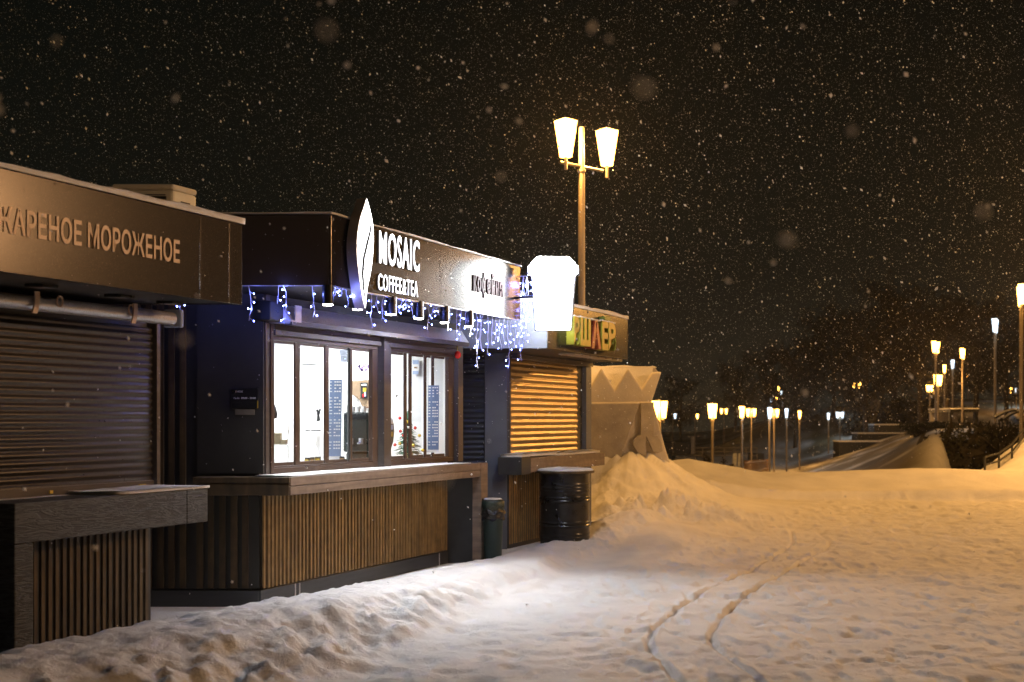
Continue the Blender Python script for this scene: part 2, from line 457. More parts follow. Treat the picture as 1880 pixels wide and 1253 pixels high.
def ground_z(X, Y):
    X = np.asarray(X, float); Y = np.asarray(Y, float)
    c = 0.51 * Y - X
    d = (6.675 - c) / 1.1226
    z = np.zeros_like(X)
    # packed path: trampled dimples
    path = sst(1.2, 2.2, d) * (1 - sst(20.2, 20.8, Y))
    dim = fbm(X * 2.6, Y * 2.6, 3, 4, 0.6)
    z += path * (1 + .055 * np.clip(Y - 8, 0, 12)) * (0.05 * (fbm(X * 0.7, Y * 0.7, 31, 3) - 0.5) + 0.024 * (dim - 0.5) - 0.016 * sst(0.58, 0.68, vnoise(X * 5.5, Y * 4.2, 9)) + 0.022 * (fbm(X * 9, Y * 9, 15, 3, .7) - 0.5) - .016 * sst(.62, .70, vnoise(X * 11, Y * 9, 19)))
    # ploughed bank in front of the stalls
    Hc = np.interp(Y, [4, 5, 6.7, 7.65, 9, 10.7, 12, 13.2, 15], [.34, .32, .285, .26, .20, .13, .09, .09, .16])
    cr = np.interp(Y, [4, 8, 10, 12, 14], [.95, .92, .85, .7, .5])
    wob = 0.35 * (fbm(X * 0.9, Y * 0.9, 51, 3) - 0.5)
    ft = np.interp(Y, [5, 7.5, 8.3, 9.1, 10.7, 12, 13.5, 15], [2.25, 2.15, 1.95, 1.75, 1.6, 1.45, 1.2, 1.1]) + wob
    env = np.where(d < cr, sst(0.02, cr, d), 1 - sst(cr + .25, ft, d)) * (1 - sst(14.8, 16.2, Y))
    lum = 1.5 * (fbm(X * 2.4, Y * 2.4, 21, 5, .62) - 0.5)
    lum2 = 0.9 * (fbm(X * 6.5, Y * 6.5, 27, 4, .65) - 0.5) + .35 * (.5 - billow(X * 5.0, Y * 5.0, 28, 2))
    slope = env * (1 - env) * 4
    z += Hc * env + np.where(d < cr, 0.35, 1.0) * slope * np.minimum(Hc * 2.6, 0.6) * (0.26 * lum + 0.25 * lum2) + env * 0.05 * lum2 + env * 0.035 * (fbm(X * 13, Y * 13, 29, 3, .7) - .5) + 0.02 * env * (fbm(X * 4, Y * 4, 77, 3) - .5)
    # pale smooth tongue beside the barrel, then cloddy heap
    g = np.exp(-((X - 1.85) / 0.75) ** 2 - ((Y - 14.3) / 0.95) ** 2)
    z += 0.20 * g + 0.05 * g * (fbm(X * 3, Y * 3, 61) - .5)
    heap = np.exp(-((X - 2.3) / 1.2) ** 2 - ((Y - 16.3) / 0.9) ** 2)
    bl = billow(X * 1.9, Y * 1.9, 41, 3)
    z += heap * (0.10 + 0.95 * np.clip(fbm(X * 2.4, Y * 2.4, 46, 4, .6) - .44, 0, 1) + 0.15 * np.clip(0.75 - bl, 0, 1) - 0.12 * (billow(X * 5, Y * 5, 43, 3) - 0.5))
    pk = np.exp(-((X - 2.45 + .35 * (Y - 16.4)) / 0.30) ** 2 - ((Y - 16.4) / 0.55) ** 2)
    z += 0.13 * pk * (1.3 - .8 * billow(X * 4, Y * 4, 44, 2))
    # drift round the concrete sculpture
    r = np.sqrt(((X - 2.05) / 1.0) ** 2 + ((Y - 19.2) / 1.1) ** 2)
    ang = np.arctan2(Y - 19.2, X - 2.05)
    rill = vnoise(ang * 7.5 + 0.9 * vnoise(r * 2, ang * 2, 83), r * 0.7, 81) - 0.5
    dz = 0.60 * np.exp(-(r / 1.1) ** 2) + 0.42 * np.exp(-(r / 1.9) ** 2)
    z += dz * (1 + 0.26 * rill * sst(.15, .6, r)) + 0.10 * np.exp(-((r - 1.3) / 0.6) ** 2) * (billow(X * 4, Y * 4, 87, 3) - .5)
    # bank on the far side of the path
    Yc = 22.6 + 0.25 * np.sin(X * 0.55) ; 
    bh = np.interp(X, [-3, 1.5, 2.8, 3.7, 5.2, 6.5, 8.5, 10.5, 30], [.3, .35, .62, .70, .44, .44, .52, .46, .5])
    prof = 0.40 * sst(20.6, 20.85, Y + 0.25 * (fbm(X * 1.3, Y * 1.3, 91, 3) - .5)) + 0.60 * sst(20.9, Yc, Y)
    bank = bh * prof * (1 - sst(Yc + 0.1, Yc + 4, Y))
    z += bank + 0.05 * prof * (1 - sst(24, 27, Y)) * (fbm(X * 1.4, Y * 2.6, 95, 4) - .5) + 0.05 * (billow(X * 3.4, Y * 3.4, 97, 3) - .6) * np.exp(-((Y - 20.6) / 0.4) ** 2)
    # high bank to the right, where the handrail runs
    z += 1.45 * sst(9.9, 12.6, X + 0.3 * (fbm(X, Y, 99, 2) - .5)) * sst(22.3, 25.0, Y) * (1 - sst(29, 34, Y))
    z += far_terrain(X, Y) + sst(30, 60, Y) * 0.25 * (fbm(X * 0.25, Y * 0.25, 57, 4) - .5)
    return z

def make_ground():
    xs = np.concatenate([-np.geomspace(265, 7.2, 34), np.arange(-7, -3.5, .05), np.arange(-3.5, .7, 0.03), np.arange(.7, 3.9, .017), np.arange(3.9, 7.5, .03), np.arange(7.5, 11.6, .045), np.geomspace(11.7, 265, 90)])
    ys = [2.0]
    while ys[-1] < 27: ys.append(ys[-1] + max(0.026, 0.0036 * ys[-1]))
    while ys[-1] < 400: ys.append(ys[-1] * 1.018 + 0.05)
    ys = np.concatenate([[-60, -30, -15, -8, -4, -1, 0.5], ys])
    X, Y = np.meshgrid(xs, ys)
    Z = ground_z(X, np.maximum(Y, 0.5))
    for tr in TRACKS:
        msk = (Y > 5.5) & (Y < 18) & (X > 0) & (X < 6)
        xi = X[msk]; yi = Y[msk]
        dmin = np.full(xi.shape, 9.0)
        for i in range(0, len(tr)):
            dmin = np.minimum(dmin, (xi - tr[i, 0]) ** 2 + (yi - tr[i, 1]) ** 2)
        dd = np.sqrt(dmin)
        fade = (1 - 0.75 * sst(13.5, 16.0, yi)) * (.72 + .28 * sst(6.4, 8.6, yi))
        jit = 0.8 + 0.4 * vnoise(xi * 3.1, yi * 3.1, 13)
        Z[msk] += fade * jit * (-0.040 * np.exp(-(dd / 0.022) ** 2) + 0.010 * np.exp(-((dd - 0.045) / 0.02) ** 2))
    ny, nx = X.shape
    v = np.stack([X, Y, Z], -1).reshape(-1, 3)
    idx = np.arange(ny * nx).reshape(ny, nx)
    q = np.stack([idx[:-1, :-1], idx[:-1, 1:], idx[1:, 1:], idx[1:, :-1]], -1).reshape(-1, 4)
    me = bpy.data.meshes.new("snow_ground")
    me.vertices.add(len(v)); me.vertices.foreach_set("co", v.ravel())
    me.loops.add(q.size); me.loops.foreach_set("vertex_index", q.ravel().astype(np.int32))
    me.polygons.add(len(q)); me.polygons.foreach_set("loop_start", np.arange(0, q.size, 4, dtype=np.int32))
    me.polygons.foreach_set("use_smooth", np.ones(len(q), bool))
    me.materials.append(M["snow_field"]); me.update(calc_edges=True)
    # dead turf streaks; their brown also stands in for dim light on the slopes
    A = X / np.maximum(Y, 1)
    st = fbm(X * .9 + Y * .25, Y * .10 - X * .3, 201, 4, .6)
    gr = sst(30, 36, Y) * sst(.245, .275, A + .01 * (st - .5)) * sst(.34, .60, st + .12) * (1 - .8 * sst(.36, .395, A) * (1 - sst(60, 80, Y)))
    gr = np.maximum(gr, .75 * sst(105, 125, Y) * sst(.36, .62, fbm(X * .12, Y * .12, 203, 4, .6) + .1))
    at = me.attributes.new("grass_shade", 'FLOAT', 'POINT'); at.data.foreach_set("value", gr.ravel().astype(np.float32))
    o = bpy.data.objects.new("ground", me); COL.objects.link(o)
    return struct(o)
make_ground()
def gz(x, y): return float(ground_z(np.array([x]), np.array([y]))[0])

# ------------------------------------------------------------------ shared kiosk pieces
def snow_slab(Y0, Y1, q0, q1, z, h, seed, parent, name="snow_cap", step=0.05, over=0.012):
    ny = max(3, int((Y1 - Y0) / step)); nq = max(3, int((q1 - q0) / step))
    Yg, Qg = np.meshgrid(np.linspace(Y0 - over, Y1 + over, ny), np.linspace(q0 - over, q1 + over, nq), indexing='ij')
    Xg = 0.51 * Yg - 6.675 + Qg
    e = np.minimum(np.minimum(Yg - Yg.min(), Yg.max() - Yg), np.minimum(Qg - Qg.min(), Qg.max() - Qg))
    hh = h * (0.45 + 1.0 * fbm(Xg * 3.3, Yg * 3.3, seed, 4)) * (0.78 + 0.22 * sst(0, 0.06, e))
    mb = MB(); n = ny * nq
    top = [(Xg[i, j], Yg[i, j], z + hh[i, j]) for i in range(ny) for j in range(nq)]
    f = [(i * nq + j, i * nq + j + 1, (i + 1) * nq + j + 1, (i + 1) * nq + j) for i in range(ny - 1) for j in range(nq - 1)]
    mb.add(top, [tuple(reversed(a)) for a in f])
    rim = [(i, 0) for i in range(ny)] + [(ny - 1, j) for j in range(1, nq)] + [(i, nq - 1) for i in range(ny - 2, -1, -1)] + [(0, j) for j in range(nq - 2, 0, -1)]
    k = len(mb.v)
    for i, j in rim: mb.v.append((Xg[i, j], Yg[i, j], z + 0.003))
    for a in range(len(rim)):
        b = (a + 1) % len(rim)
        mb.f.append((rim[a][0] * nq + rim[a][1], rim[b][0] * nq + rim[b][1], k + b, k + a)); mb.mi.append(0)
    return mb.build(name, M["snowcap"], parent, smooth=False)

def smooth_all(o):
    o.data.polygons.foreach_set("use_smooth", [True] * len(o.data.polygons)); return o

def front_slats(name, parent, Y0, Y1, z0, z1, pitch=0.052, wd=0.026, q=0.004, m="slat", dep=.015):
    mb = MB(); dY = pitch * 0.8909; Y = Y0
    while Y + wd * 0.8909 < Y1:
        j = random.uniform(-0.0015, 0.0015)
        mb.kb(Y + j, Y + wd * 0.8909 + j, q, q + dep + random.uniform(-.002, .002), z0 + random.uniform(0, .004), z1)
        Y += dY
    return mb.build(name, M[m], parent)
def side_slats(name, parent, Yw, X0, X1, z0, z1, pitch=0.094, wd=0.05, m="slatdark"):
    mb = MB(); x = X0
    while x + wd < X1:
        mb.box(x, x + wd + random.uniform(-.004, .004), Yw - 0.024 - random.uniform(0, .003), Yw - 0.002, z0, z1); x += pitch
    return mb.build(name, M[m], parent)
def roller_shutter(name, parent, Y0, Y1, q, z0, z1, pitch, mt, side=False, X0=0, X1=0, k=1.0):
    mb = MB(); prof = []
    z = z0
    while z < z1 - 0.5 * pitch:
        for t, b in ((0, .0150), (0.08, .0158), (0.30, .0110), (0.50, .0050), (0.56, .0040), (0.68, .0050), (0.86, .0110)):
            prof.append((z + t * pitch, b * k))
        z += pitch
    prof.append((z1, 0.0))
    if side:
        v = [(X0, Y0 - b, zz) for zz, b in prof] + [(X1, Y0 - b, zz) for zz, b in prof]
    else:
        v = [K(Y0, q + b, zz) for zz, b in prof] + [K(Y1, q + b, zz) for zz, b in prof]
    n = len(prof)
    mb.add(v, [(i, n + i, n + i + 1, i + 1) for i in range(n - 1)])
    o = mb.build(name, M[mt], parent)
    return smooth_all(o)

def text_mesh(body, name, mats, parent, place, width, height, extrude=0.01, bold=0.0, spacing=1.0):
    """place(a, b, c): a along the line, b up, c out of the wall."""
    cu = bpy.data.curves.new("t", 'FONT'); cu.body = body; cu.extrude = 0.5; cu.offset = bold; cu.resolution_u = 4; cu.space_character = spacing
    ob = bpy.data.objects.new("t", cu); COL.objects.link(ob)
    dg = bpy.context.evaluated_depsgraph_get(); dg.update()
    me = bpy.data.meshes.new_from_object(ob.evaluated_get(dg))
    bpy.data.objects.remove(ob); 
    co = np.array([v.co[:] for v in me.vertices])
    mn = co.min(0); mx = co.max(0)
    off = Vector((0, 0, 0)); p = parent
    while p is not None: off = off + Vector(p.location); p = p.parent
    for v in me.vertices:
        a = (v.co.x - mn[0]) / (mx[0] - mn[0]) * width
        b = (v.co.y - mn[1]) / (mx[1] - mn[1]) * height
        c = (v.co.z + 0.5) * extrude
        v.co = Vector(place(a, b, c)) - off
    me.materials.clear()
    if not isinstance(mats, (list, tuple)): mats = [mats]
    for m in mats: me.materials.append(m)
    me.update()
    if len(mats) > 1:
        for p in me.polygons:
            nn = p.normal
            p.material_index = 0 if abs(nn.dot(OUT)) > 0.7 else 1
    o = bpy.data.objects.new(name, me); COL.objects.link(o)
    if parent is not None: o.parent = parent
    return o
OUT = N.copy()
def wall_place(Y, q, z):
    base = Vector(K(Y, q, z))
    return lambda a, b, c: base + U * a + N * c + Vector((0, 0, b))
def flat_place(x, y, z):
    return lambda a, b, c: Vector((x + a, y - c, z + b))

# ------------------------------------------------------------------ KIOSK 1 : closed ice cream stall (left)
k1 = thing("ice_cream_kiosk", K(6.9, 0, 0), "brown closed kiosk with lowered roller shutter and charred wood counter, nearest the camera", "kiosk", "market kiosks in a row")
def kiosk1():
    q_ = MB()
    q_.kb(4.2, 7.93, -2.6, -0.03, 0, 2.34)
    q_.build("wall", M["panel"], k1)
    c = MB()
    c.kb(4.0, 7.50, -2.6, 0.945, 2.345, 2.885)
    c.build("canopy", M["dark"], k1)
    f = MB()      # three cladding panels with open seams
    for a, b in ((4.0, 7.180), (7.185, 7.427), (7.431, 7.546)):
        f.kb(a, b, 0.947, 0.957, 2.34, 2.895)
    f.kb(7.503, 7.546, -2.6, 0.945, 2.34, 2.895)
    f.build_each("fascia_panel", M["fascia"], k1, bevel=0.003)
    o = snow_slab(4.0, 7.55, 0.25, 0.955, 2.896, 0.055, 5, k1); smooth_all(o)
    o = snow_slab(4.0, 7.55, -2.6, 0.24, 2.88, 0.05, 6, k1)
    e = MB()
    for px, t in ((60, .05), (205, .04), (300, .03)):
        Y = KY(px, .6); e.kb(Y, Y + 0.10, .55, .66, 2.325, 2.344)
    e.build_each("soffit_lamp", M["black"], k1, bevel=0.004)
    roller_shutter("shutter", k1, 5.0, KY(279, -0.03), -0.012, 1.10, 2.215, 0.0525, "shutter")
    s = MB()
    s.kb(5.0, KY(279), -0.02, 0.016, 1.045, 1.105)
    s.kb(KY(279.5), KY(286), -0.03, 0.035, 1.045, 2.25)
    s.build_each("shutter_rail", M["frametaupe"], k1, bevel=0.003)
    h = MB()
    for px in (85, 250, 256): h.kb(KY(px), KY(px + 6), 0.017, 0.024, 1.062, 1.082)
    h.build_each("latch", M["gold"], k1)
    # rolled awning cassette
    a = MB()
    pts = [K(4.6, .30, 2.262), K(7.755, .30, 2.262)]
    a.tube(pts, 0.047, 16)
    a.build("awning_cassette", M["steel"], k1, smooth=True)
    a = MB(); a.kb(4.6, 7.75, -.02, .27, 2.285, 2.315); a.build("awning_hood", M["dark"], k1)
    a = MB(); a.kb(7.757, 7.78, .235, .365, 2.20, 2.33); a.build("awning_end_cap", M["palegreen"], k1, bevel=0.01)
    for px in (62, 243):
        br = MB(); Y = KY(px, .36)
        pp = [(Vector(K(Y, .36 - .0, 2.33)) + U * (-0.02 * t) + Vector((0, 0, -0.135 * t)) + N * (0.012 * math.sin(3 * t))) for t in (0, .3, .6, .85, 1)]
        for i in range(4):
            p0, p1 = pp[i], pp[i + 1]
            br.hexa([p0, p0 + U * .035, p0 + U * .035 + N * .012, p0 + N * .012, p1, p1 + U * .035, p1 + U * .035 + N * .012, p1 + N * .012])
        br.build("awning_bracket", M["letters"], k1)
    for px in (107, 238):
        rg = MB(); Y = KY(px, .355)
        cpt = Vector(K(Y, .365, 2.285))
        rg.tube([cpt + U * (.022 * math.cos(t)) + Vector((0, 0, .034 * math.sin(t))) for t in np.linspace(0, 2 * math.pi, 15)], .006, 6)
        rg.build("crank_eye", M["letters"], k1, smooth=True)
    # slatted front under the counter
    b = MB(); b.kb(6.55, 7.93, -0.03, 0.0, 0, 1.0); b.build("front_board", M["dark"], k1)
    front_slats("slat_front", k1, KY(58), 7.925, 0.03, 0.86, 0.056, 0.026, .003, "slatdark")
    ct = MB()
    ct.kb(6.50, KY(343, .393), -0.02, 0.393, 0.80, 1.045)
    ct.kb(KY(343, .393) + .004, 7.96, -0.02, 0.393, 0.80, 1.045)
    ct.build("counter", M["charwood"], k1, bevel=0.006)
    lg = MB(); lg.kb(6.50, 6.62, -0.02, 0.392, 0.0, 0.798)
    lg.build("leg", M["charwood"], k1, bevel=0.006)
    o = snow_slab(7.25, 7.96, 0.05, 0.385, 1.045, 0.035, 9, k1); smooth_all(o)
    o = snow_slab(6.5, 7.2, 0.02, 0.10, 1.045, 0.006, 10, k1)
kiosk1()
ice = thing("ice_cream_lettering", K(6.4, .957, 2.547), "copper coloured raised letters spelling ЖАРЕНОЕ МОРОЖЕНОЕ along a brown fascia", "sign")
Ya = KY(-10, .957); Yb = KY(148.5, .957); Yc_ = KY(160, .957); Yd = KY(328.5, .957)
text_mesh("ЖАРЕНОЕ", "word", M["letters"], ice, wall_place(Ya, .958, 2.549), (Yb - Ya) * 1.1226, 0.150, 0.006, 0.020, 1.06)
text_mesh("МОРОЖЕНОЕ", "word", M["letters"], ice, wall_place(Yc_, .958, 2.549), (Yd - Yc_) * 1.1226, 0.150, 0.006, 0.020, 1.06)

# ------------------------------------------------------------------ KIOSK 2 : coffee kiosk (open, lit)
k2 = thing("coffee_kiosk", K(10.5, 0, 0), "open coffee kiosk with bright windows, slatted wood front and bronze fascia", "kiosk", "market kiosks in a row")
Y2a, Y2b = 9.02, 11.95
def kiosk2():
    XL = -6.0
    wl = MB()
    wl.box(XL, K(Y2a, -0.02, 0)[0], Y2a, Y2a + .08, 0.14, 2.586)           # near side wall
    wl.kb(Y2b - .08, Y2b, -2.5, -0.02, 0.14, 2.30)                         # far side wall
    wl.kb(Y2a + .08, Y2b - .08, -2.5, -2.42, 0.14, 2.586)                  # back wall
    wl.kb(Y2a + .08, Y2b - .08, -0.07, -0.0, 0.14, 1.06)                   # under the window
    wl.kb(Y2a + .08, Y2b - .002, -0.07, -0.0, 2.345, 2.586)                # over the window
    wl.build("wall", M["panel"], k2)
    lin = MB()
    lin.kb(Y2b - .10, Y2b - .081, -2.41, -0.08, 0.2, 2.45)
    lin.kb(Y2a + .082, Y2b - .10, -2.418, -2.40, 0.2, 2.45)
    lin.kb(Y2a + .082, Y2a + .10, -2.40, -0.08, 0.2, 2.45)
    lin.kb(Y2a + .10, Y2b - .10, -2.40, -0.08, 2.452, 2.47)
    lin.kb(Y2a + .10, Y2b - .10, -2.40, -0.08, 0.18, 0.198)
    lin.build("interior_lining", M["whitewall"], k2)
    for ya, yb in ((9.6, 10.3), (10.8, 11.5)):
        lp = MB(); lp.kb(ya, yb, -1.5, -0.55, 2.435, 2.448); lp.build("ceiling_panel_lamp", M["e_room"], k2)
    ic = MB(); ic.kb(Y2a + .10, Y2b - .11, -0.50, -0.08, 1.08, 1.12); ic.build("inner_counter", M["white"], k2, bevel=0.004)
    sh = MB(); sh.box(-3.6, -1.05, 11.62, 11.83, 1.08, 1.12); sh.build("back_shelf", M["white"], k2)
    # charcoal panel on the side, planks left of it and below
    pn = MB(); pn.box((362 - 940) * 9.0 / 2000, (484 - 940) * 9.0 / 2000, 8.992, 9.018, 1.10, 2.584); pn.build("side_panel", M["panel"], k2)
    side_slats("side_planks", k2, Y2a, -5.0, (358 - 940) * 9.0 / 2000, 0.15, 2.584)
    side_slats("side_planks_low", k2, Y2a, (361 - 940) * 9.0 / 2000, (476 - 940) * 9.0 / 2000, 0.15, 0.93)
    pl = MB()
    pl.box(XL, K(8.985, .0, 0)[0], 8.985, 9.10, -0.05, 0.135)
    pl.kb(8.99, 11.74, -0.05, 0.02, -0.05, 0.135)
    pl.build("plinth", M["plinth"], k2, bevel=0.004)
    pc = MB()
    for px in (541, 549, 806):
        Y = KY(px, .022); pc.kb(Y, Y + .012, .021, .025, 0.0, .13)
    pc.build_each("plinth_clip", M["steel"], k2)
    front_slats("slat_front", k2, KY(480.5), KY(823), 0.142, 0.935, 0.052, 0.024)
    cp = MB()   # bright aluminium corner post beside the window
    cp.kb(KY(484), KY(491), -0.02, 0.02, 1.085, 2.586)
    cp.build("corner_post", M["frametaupe"], k2, bevel=0.004)
    # counter
    ct = MB()
    ct.kb(8.81, 11.66, 0.008, 0.393, 1.005, 1.079)
    ct.kb(8.81, 11.66, 0.033, 0.391, 0.930, 1.002)
    ct.build("counter", M["beam"], k2, bevel=0.005)
    sc = MB()
    sc.box((354 - 940) * 8.8 / 2000, K(8.80, .39, 0)[0], 8.795, 8.98, 1.03, 1.079)
    sc.box((356 - 940) * 8.8 / 2000, K(8.80, .385, 0)[0], 8.80, 8.98, 0.93, 1.027)
    sc.build("side_ledge", M["slatdark"], k2, bevel=0.005)
    lg = MB(); lg.kb(11.665, 11.80, 0.30, 0.395, -0.05, 1.077); lg.build("leg", M["beam"], k2, bevel=0.005)
    lp = MB(); lp.kb(11.70, 11.78, -0.2, 0.298, -0.05, 1.07); lp.build("end_board", M["dark"], k2)
    o = snow_slab(8.95, 11.5, 0.02, 0.36, 1.08, 0.010, 15, k2); smooth_all(o)
    # canopy
    cn = MB()
    cn.kb(8.50, 11.36, -2.6, 0.945, 2.592, 3.12)
    cn.build("canopy", M["plinth"], k2)
    f = MB()
    for a, b in ((8.46, KY(650, .957) - .004), (KY(650, .957), KY(808, .957) - .005), (KY(808, .957), 11.38)):
        f.kb(a, b, 0.947, 0.957, 2.588, 3.138)
    f.build_each("fascia_panel", M["fascia"], k2, bevel=0.003)
    f = MB(); f.box(XL, K(8.46, .94, 0)[0], 8.46, 8.475, 2.588, 3.138)
    f.kb(11.362, 11.38, -2.6, 0.945, 2.588, 3.138)
    f.build_each("fascia_return", M["fascia2"], k2, bevel=0.003)
    o = snow_slab(8.46, 11.38, -2.6, 0.955, 3.139, 0.022, 25, k2, step=.06)
    dr = MB()
    dr.kb(8.9, 11.34, .93, .955, 2.578, 2.587)
    dr.build("drip_edge", M["steel"], k2)
    # downlights under the canopy
    for px in (602.0, 656.0, 718.5, 768.5, 816.0, 860.5):
        Y = KY(px, .92); x, y, _ = K(Y, .80, 0)
        Y = 2000 * 5.75 / (1960 - px); x = (px - 940) * Y / 2000
        d = MB(); d.tube([(x, Y, 2.589), (x, Y, 2.44)], .045, 16)
        d = d.build("downlight", M["black"], k2, smooth=True)
        e = MB(); e.tube([(x, Y, 2.439), (x, Y, 2.434)], .038, 16); e.build("lens", M["e_spot"], d)
        li = bpy.data.lights.new("beam", 'SPOT'); li.energy = 44; li.color = (0.95, 0.97, 1.0); li.spot_size = math.radians(115); li.spot_blend = 0.9; li.shadow_soft_size = 0.03
        lo = bpy.data.objects.new("beam", li); COL.objects.link(lo); lo.parent = d
        lo.location = Vector((x, Y, 2.425)) - Vector(k2.location); 
    # steel shutter box over the windows
    sb = MB()
    Ya, Yb = KY(533, .2), KY(860, .2)
    prof = [(0.0, 2.35), (0.19, 2.345), (0.205, 2.375), (0.125, 2.50), (0.0, 2.50)]
    v = [K(Ya, q, z) for q, z in prof] + [K(Yb, q, z) for q, z in prof]
    n = len(prof)
    sb.add(v, [tuple(range(n)), tuple(reversed(range(n, 2 * n)))] + [(i, n + i, n + (i + 1) % n, (i + 1) % n) for i in range(n)])
    sb.build("shutter_box", M["steel"], k2)
    lip = MB(); lip.kb(Ya + .002, Yb - .002, 0.15, .209, 2.332, 2.346); lip.kb(Ya+.002, Yb - .002, .20, .212, 2.333, 2.372); lip.build("shutter_box_lip", M["frametaupe"], k2)
    jb = MB(); jb.kb(KY(487, .1), KY(519, .1), 0.0, 0.14, 2.36, 2.52); jb.build("junction_box", M["black"], k2, bevel=0.006)
    for px, q in ((541, .21),):
        b = MB(); Y = KY(px, q)
        b.kb(Y, Y + .07, q, q + .008, 2.37, 2.50); b.kb(Y - .05, Y + .07, q - .05, q + .008, 2.36, 2.372)
        b.build("wall_bracket", M["cream"], k2)

    # windows: frame parts and sash by sash
    def vz(px0, px1, z0, z1, q0, q1, mb): mb.kb(KY(px0), KY(px1), q0, q1, z0, z1)
    for pa, pb, bars, glz in (
        (497, 692, [(541, 552), (596, 605), (640, 648)], [(500, 541), (552, 596), (605, 640), (648, 679)]),
        (709, 832, [(742, 748), (751, 757), (779, 784), (793, 798)], [(712, 742), (757, 779), (784, 793), (798, 818)])):
        fr = MB()
        ya, yb = KY(pa), KY(pb)
        fr.kb(ya, yb, -0.06, 0.010, 1.09, 1.135)
        fr.kb(ya, yb, -0.055, 0.004, 1.136, 1.150)
        fr.kb(ya, yb, -0.06, 0.010, 2.215, 2.25)
        fr.kb(ya, ya + .03, -0.03, 0.010, 1.136, 2.214)
        fr.kb(KY(pb - 10), yb, -0.03, 0.010, 1.136, 2.214)
        frame = fr.build("window", M["frame"], k2, bevel=0.003)
        hs = MB()     # rolled shutter housing above
        hs.kb(ya, yb, -0.03, 0.045, 2.251, 2.30); hs.kb(ya, yb, -0.03, 0.035, 2.303, 2.342)
        hs.build("shutter_housing", M["frametaupe"], frame, bevel=0.006)
        for a, b in bars:
            s = MB(); s.kb(KY(a + 2), KY(b), -0.022, -0.004, 1.151, 2.213); s.build("mullion", M["frame"], frame, bevel=0.003)
        for a, b in glz:
            s = MB(); s.kb(KY(a), KY(b), -0.026, -0.010, 1.151, 1.180); s.kb(KY(a), KY(b), -0.026, -0.010, 2.190, 2.213)
            s.build_each("sash_rail", M["frame"], frame, bevel=0.002)
            g = MB(); g.add([K(KY(a), -.03, 1.18), K(KY(b), -.03, 1.18), K(KY(b), -.03, 2.19), K(KY(a), -.03, 2.19)], [(0, 1, 2, 3)])
            g.build("pane", M["glass"], frame)
    ps = MB(); ps.kb(KY(696), KY(709), -0.06, 0.05, 1.085, 2.345); ps.build("window_post", M["frametaupe"], k2, bevel=0.004)
    ps = MB(); ps.kb(KY(833), KY(842), -0.06, 0.05, 1.085, 2.345); ps.build("window_post", M["frametaupe"], k2, bevel=0.004)
    ps = MB(); ps.kb(KY(491.5), KY(496.5), -0.06, 0.03, 1.085, 2.345); ps.build("window_jamb", M["frame"], k2, bevel=0.004)
kiosk2()

# --- signs on kiosk 2
qf = 0.958
leaf = thing("leaf_sign", K(8.95, qf, 2.42), "tall white glowing leaf shaped lightbox rising above the bronze fascia", "sign")
def leaf_sign():
    zoom = [(1235, 48), (1262, 130), (1280, 220), (1284, 320), (1276, 450), (1259, 560), (1238, 660), (1226, 790), (1206, 720), (1184, 580), (1169, 440), (1171, 320), (1190, 200), (1216, 115)]
    Yb = KY(657, qf + .10)
    base = Vector(K(Yb, qf + .012, ZP(573, 8.9)))
    sc = 8.85 / 2000 / 3.685
    def fn(a, z, t): return base + U * a + N * t + Vector((0, 0, z))
    poly = [((x - 1169) / 3.685 / 131.0, (790 - y) * sc) for x, y in zoom]
    dense_p = []
    n = len(poly)
    for i in range(n):
        p0, p1, p2, p3 = [np.array(poly[(i + k) % n]) for k in (-1, 0, 1, 2)]
        sharp1 = i in (0, 7); sharp2 = (i + 1) % n in (0, 7)
        if sharp1: p0 = p1
        if sharp2: p3 = p2
        for t in (0, .25, .5, .75):
            dense_p.append(tuple(0.5 * ((2 * p1) + (-p0 + p2) * t + (2 * p0 - 5 * p1 + 4 * p2 - p3) * t * t + (-p0 + 3 * p1 - 3 * p2 + p3) * t ** 3)))
    dense_p.reverse()
    m = MB(); m.prism(dense_p, fn, 0.095); m.build("casing", M["tan"], leaf)
    cx = sum(p[0] for p in dense_p) / len(dense_p); cz = sum(p[1] for p in dense_p) / len(dense_p)
    m = MB(); inner = [(cx + (a - cx) * .93, cz + (z - cz) * .985) for a, z in dense_p]
    m.add([fn(a, z, .098) for a, z in inner], [tuple(range(len(inner)))]); m.build("lit_face", M["e_sign"], leaf)
    cur = [(1263, 180), (1256, 260), (1232, 360), (1210, 460), (1203, 560), (1211, 660), (1222, 735)]
    pts = [fn((x - 1169) / 3.685 / 131.0, (790 - y) * sc, .100) for x, y in cur]
    m = MB(); m.tube(pts, [.005, .010, .013, .013, .013, .010, .005], 6); m.build("vein", M["dark"], leaf, smooth=True)
leaf_sign()
mos = thing("coffee_lettering", K(9.2, qf, 2.7), "glowing white block letters reading MOSAIC over COFFEE&TEA on bronze fascia", "sign")
a0, a1 = KY(695, qf), KY(768.5, qf)
text_mesh("MOSAIC", "main_word", [M["e_text"], M["white"]], mos, wall_place(a0, qf, ZP(484, a0)), (a1 - a0) * 1.1226, 0.275, 0.010, 0.012, 1.10)
b0, b1 = KY(693, qf), KY(766, qf)
text_mesh("COFFEE&TEA", "second_word", [M["e_text"], M["white"]], mos, wall_place(b0, qf, ZP(532.5, b0)), (b1 - b0) * 1.1226, 0.137, 0.008, 0.004, 1.18)
kof = thing("cafe_lettering", K(10.7, qf, 2.7), "dark red raised lettering кофейня on the brightly lit end of the fascia", "sign")
c0, c1 = KY(868, qf), KY(922, qf)
text_mesh("кофейня", "word", M["redletters"], kof, wall_place(c0, qf, ZP(550, (c0 + c1) / 2)), (c1 - c0) * 1.1226, 0.262, 0.010, 0.035, 1.22)

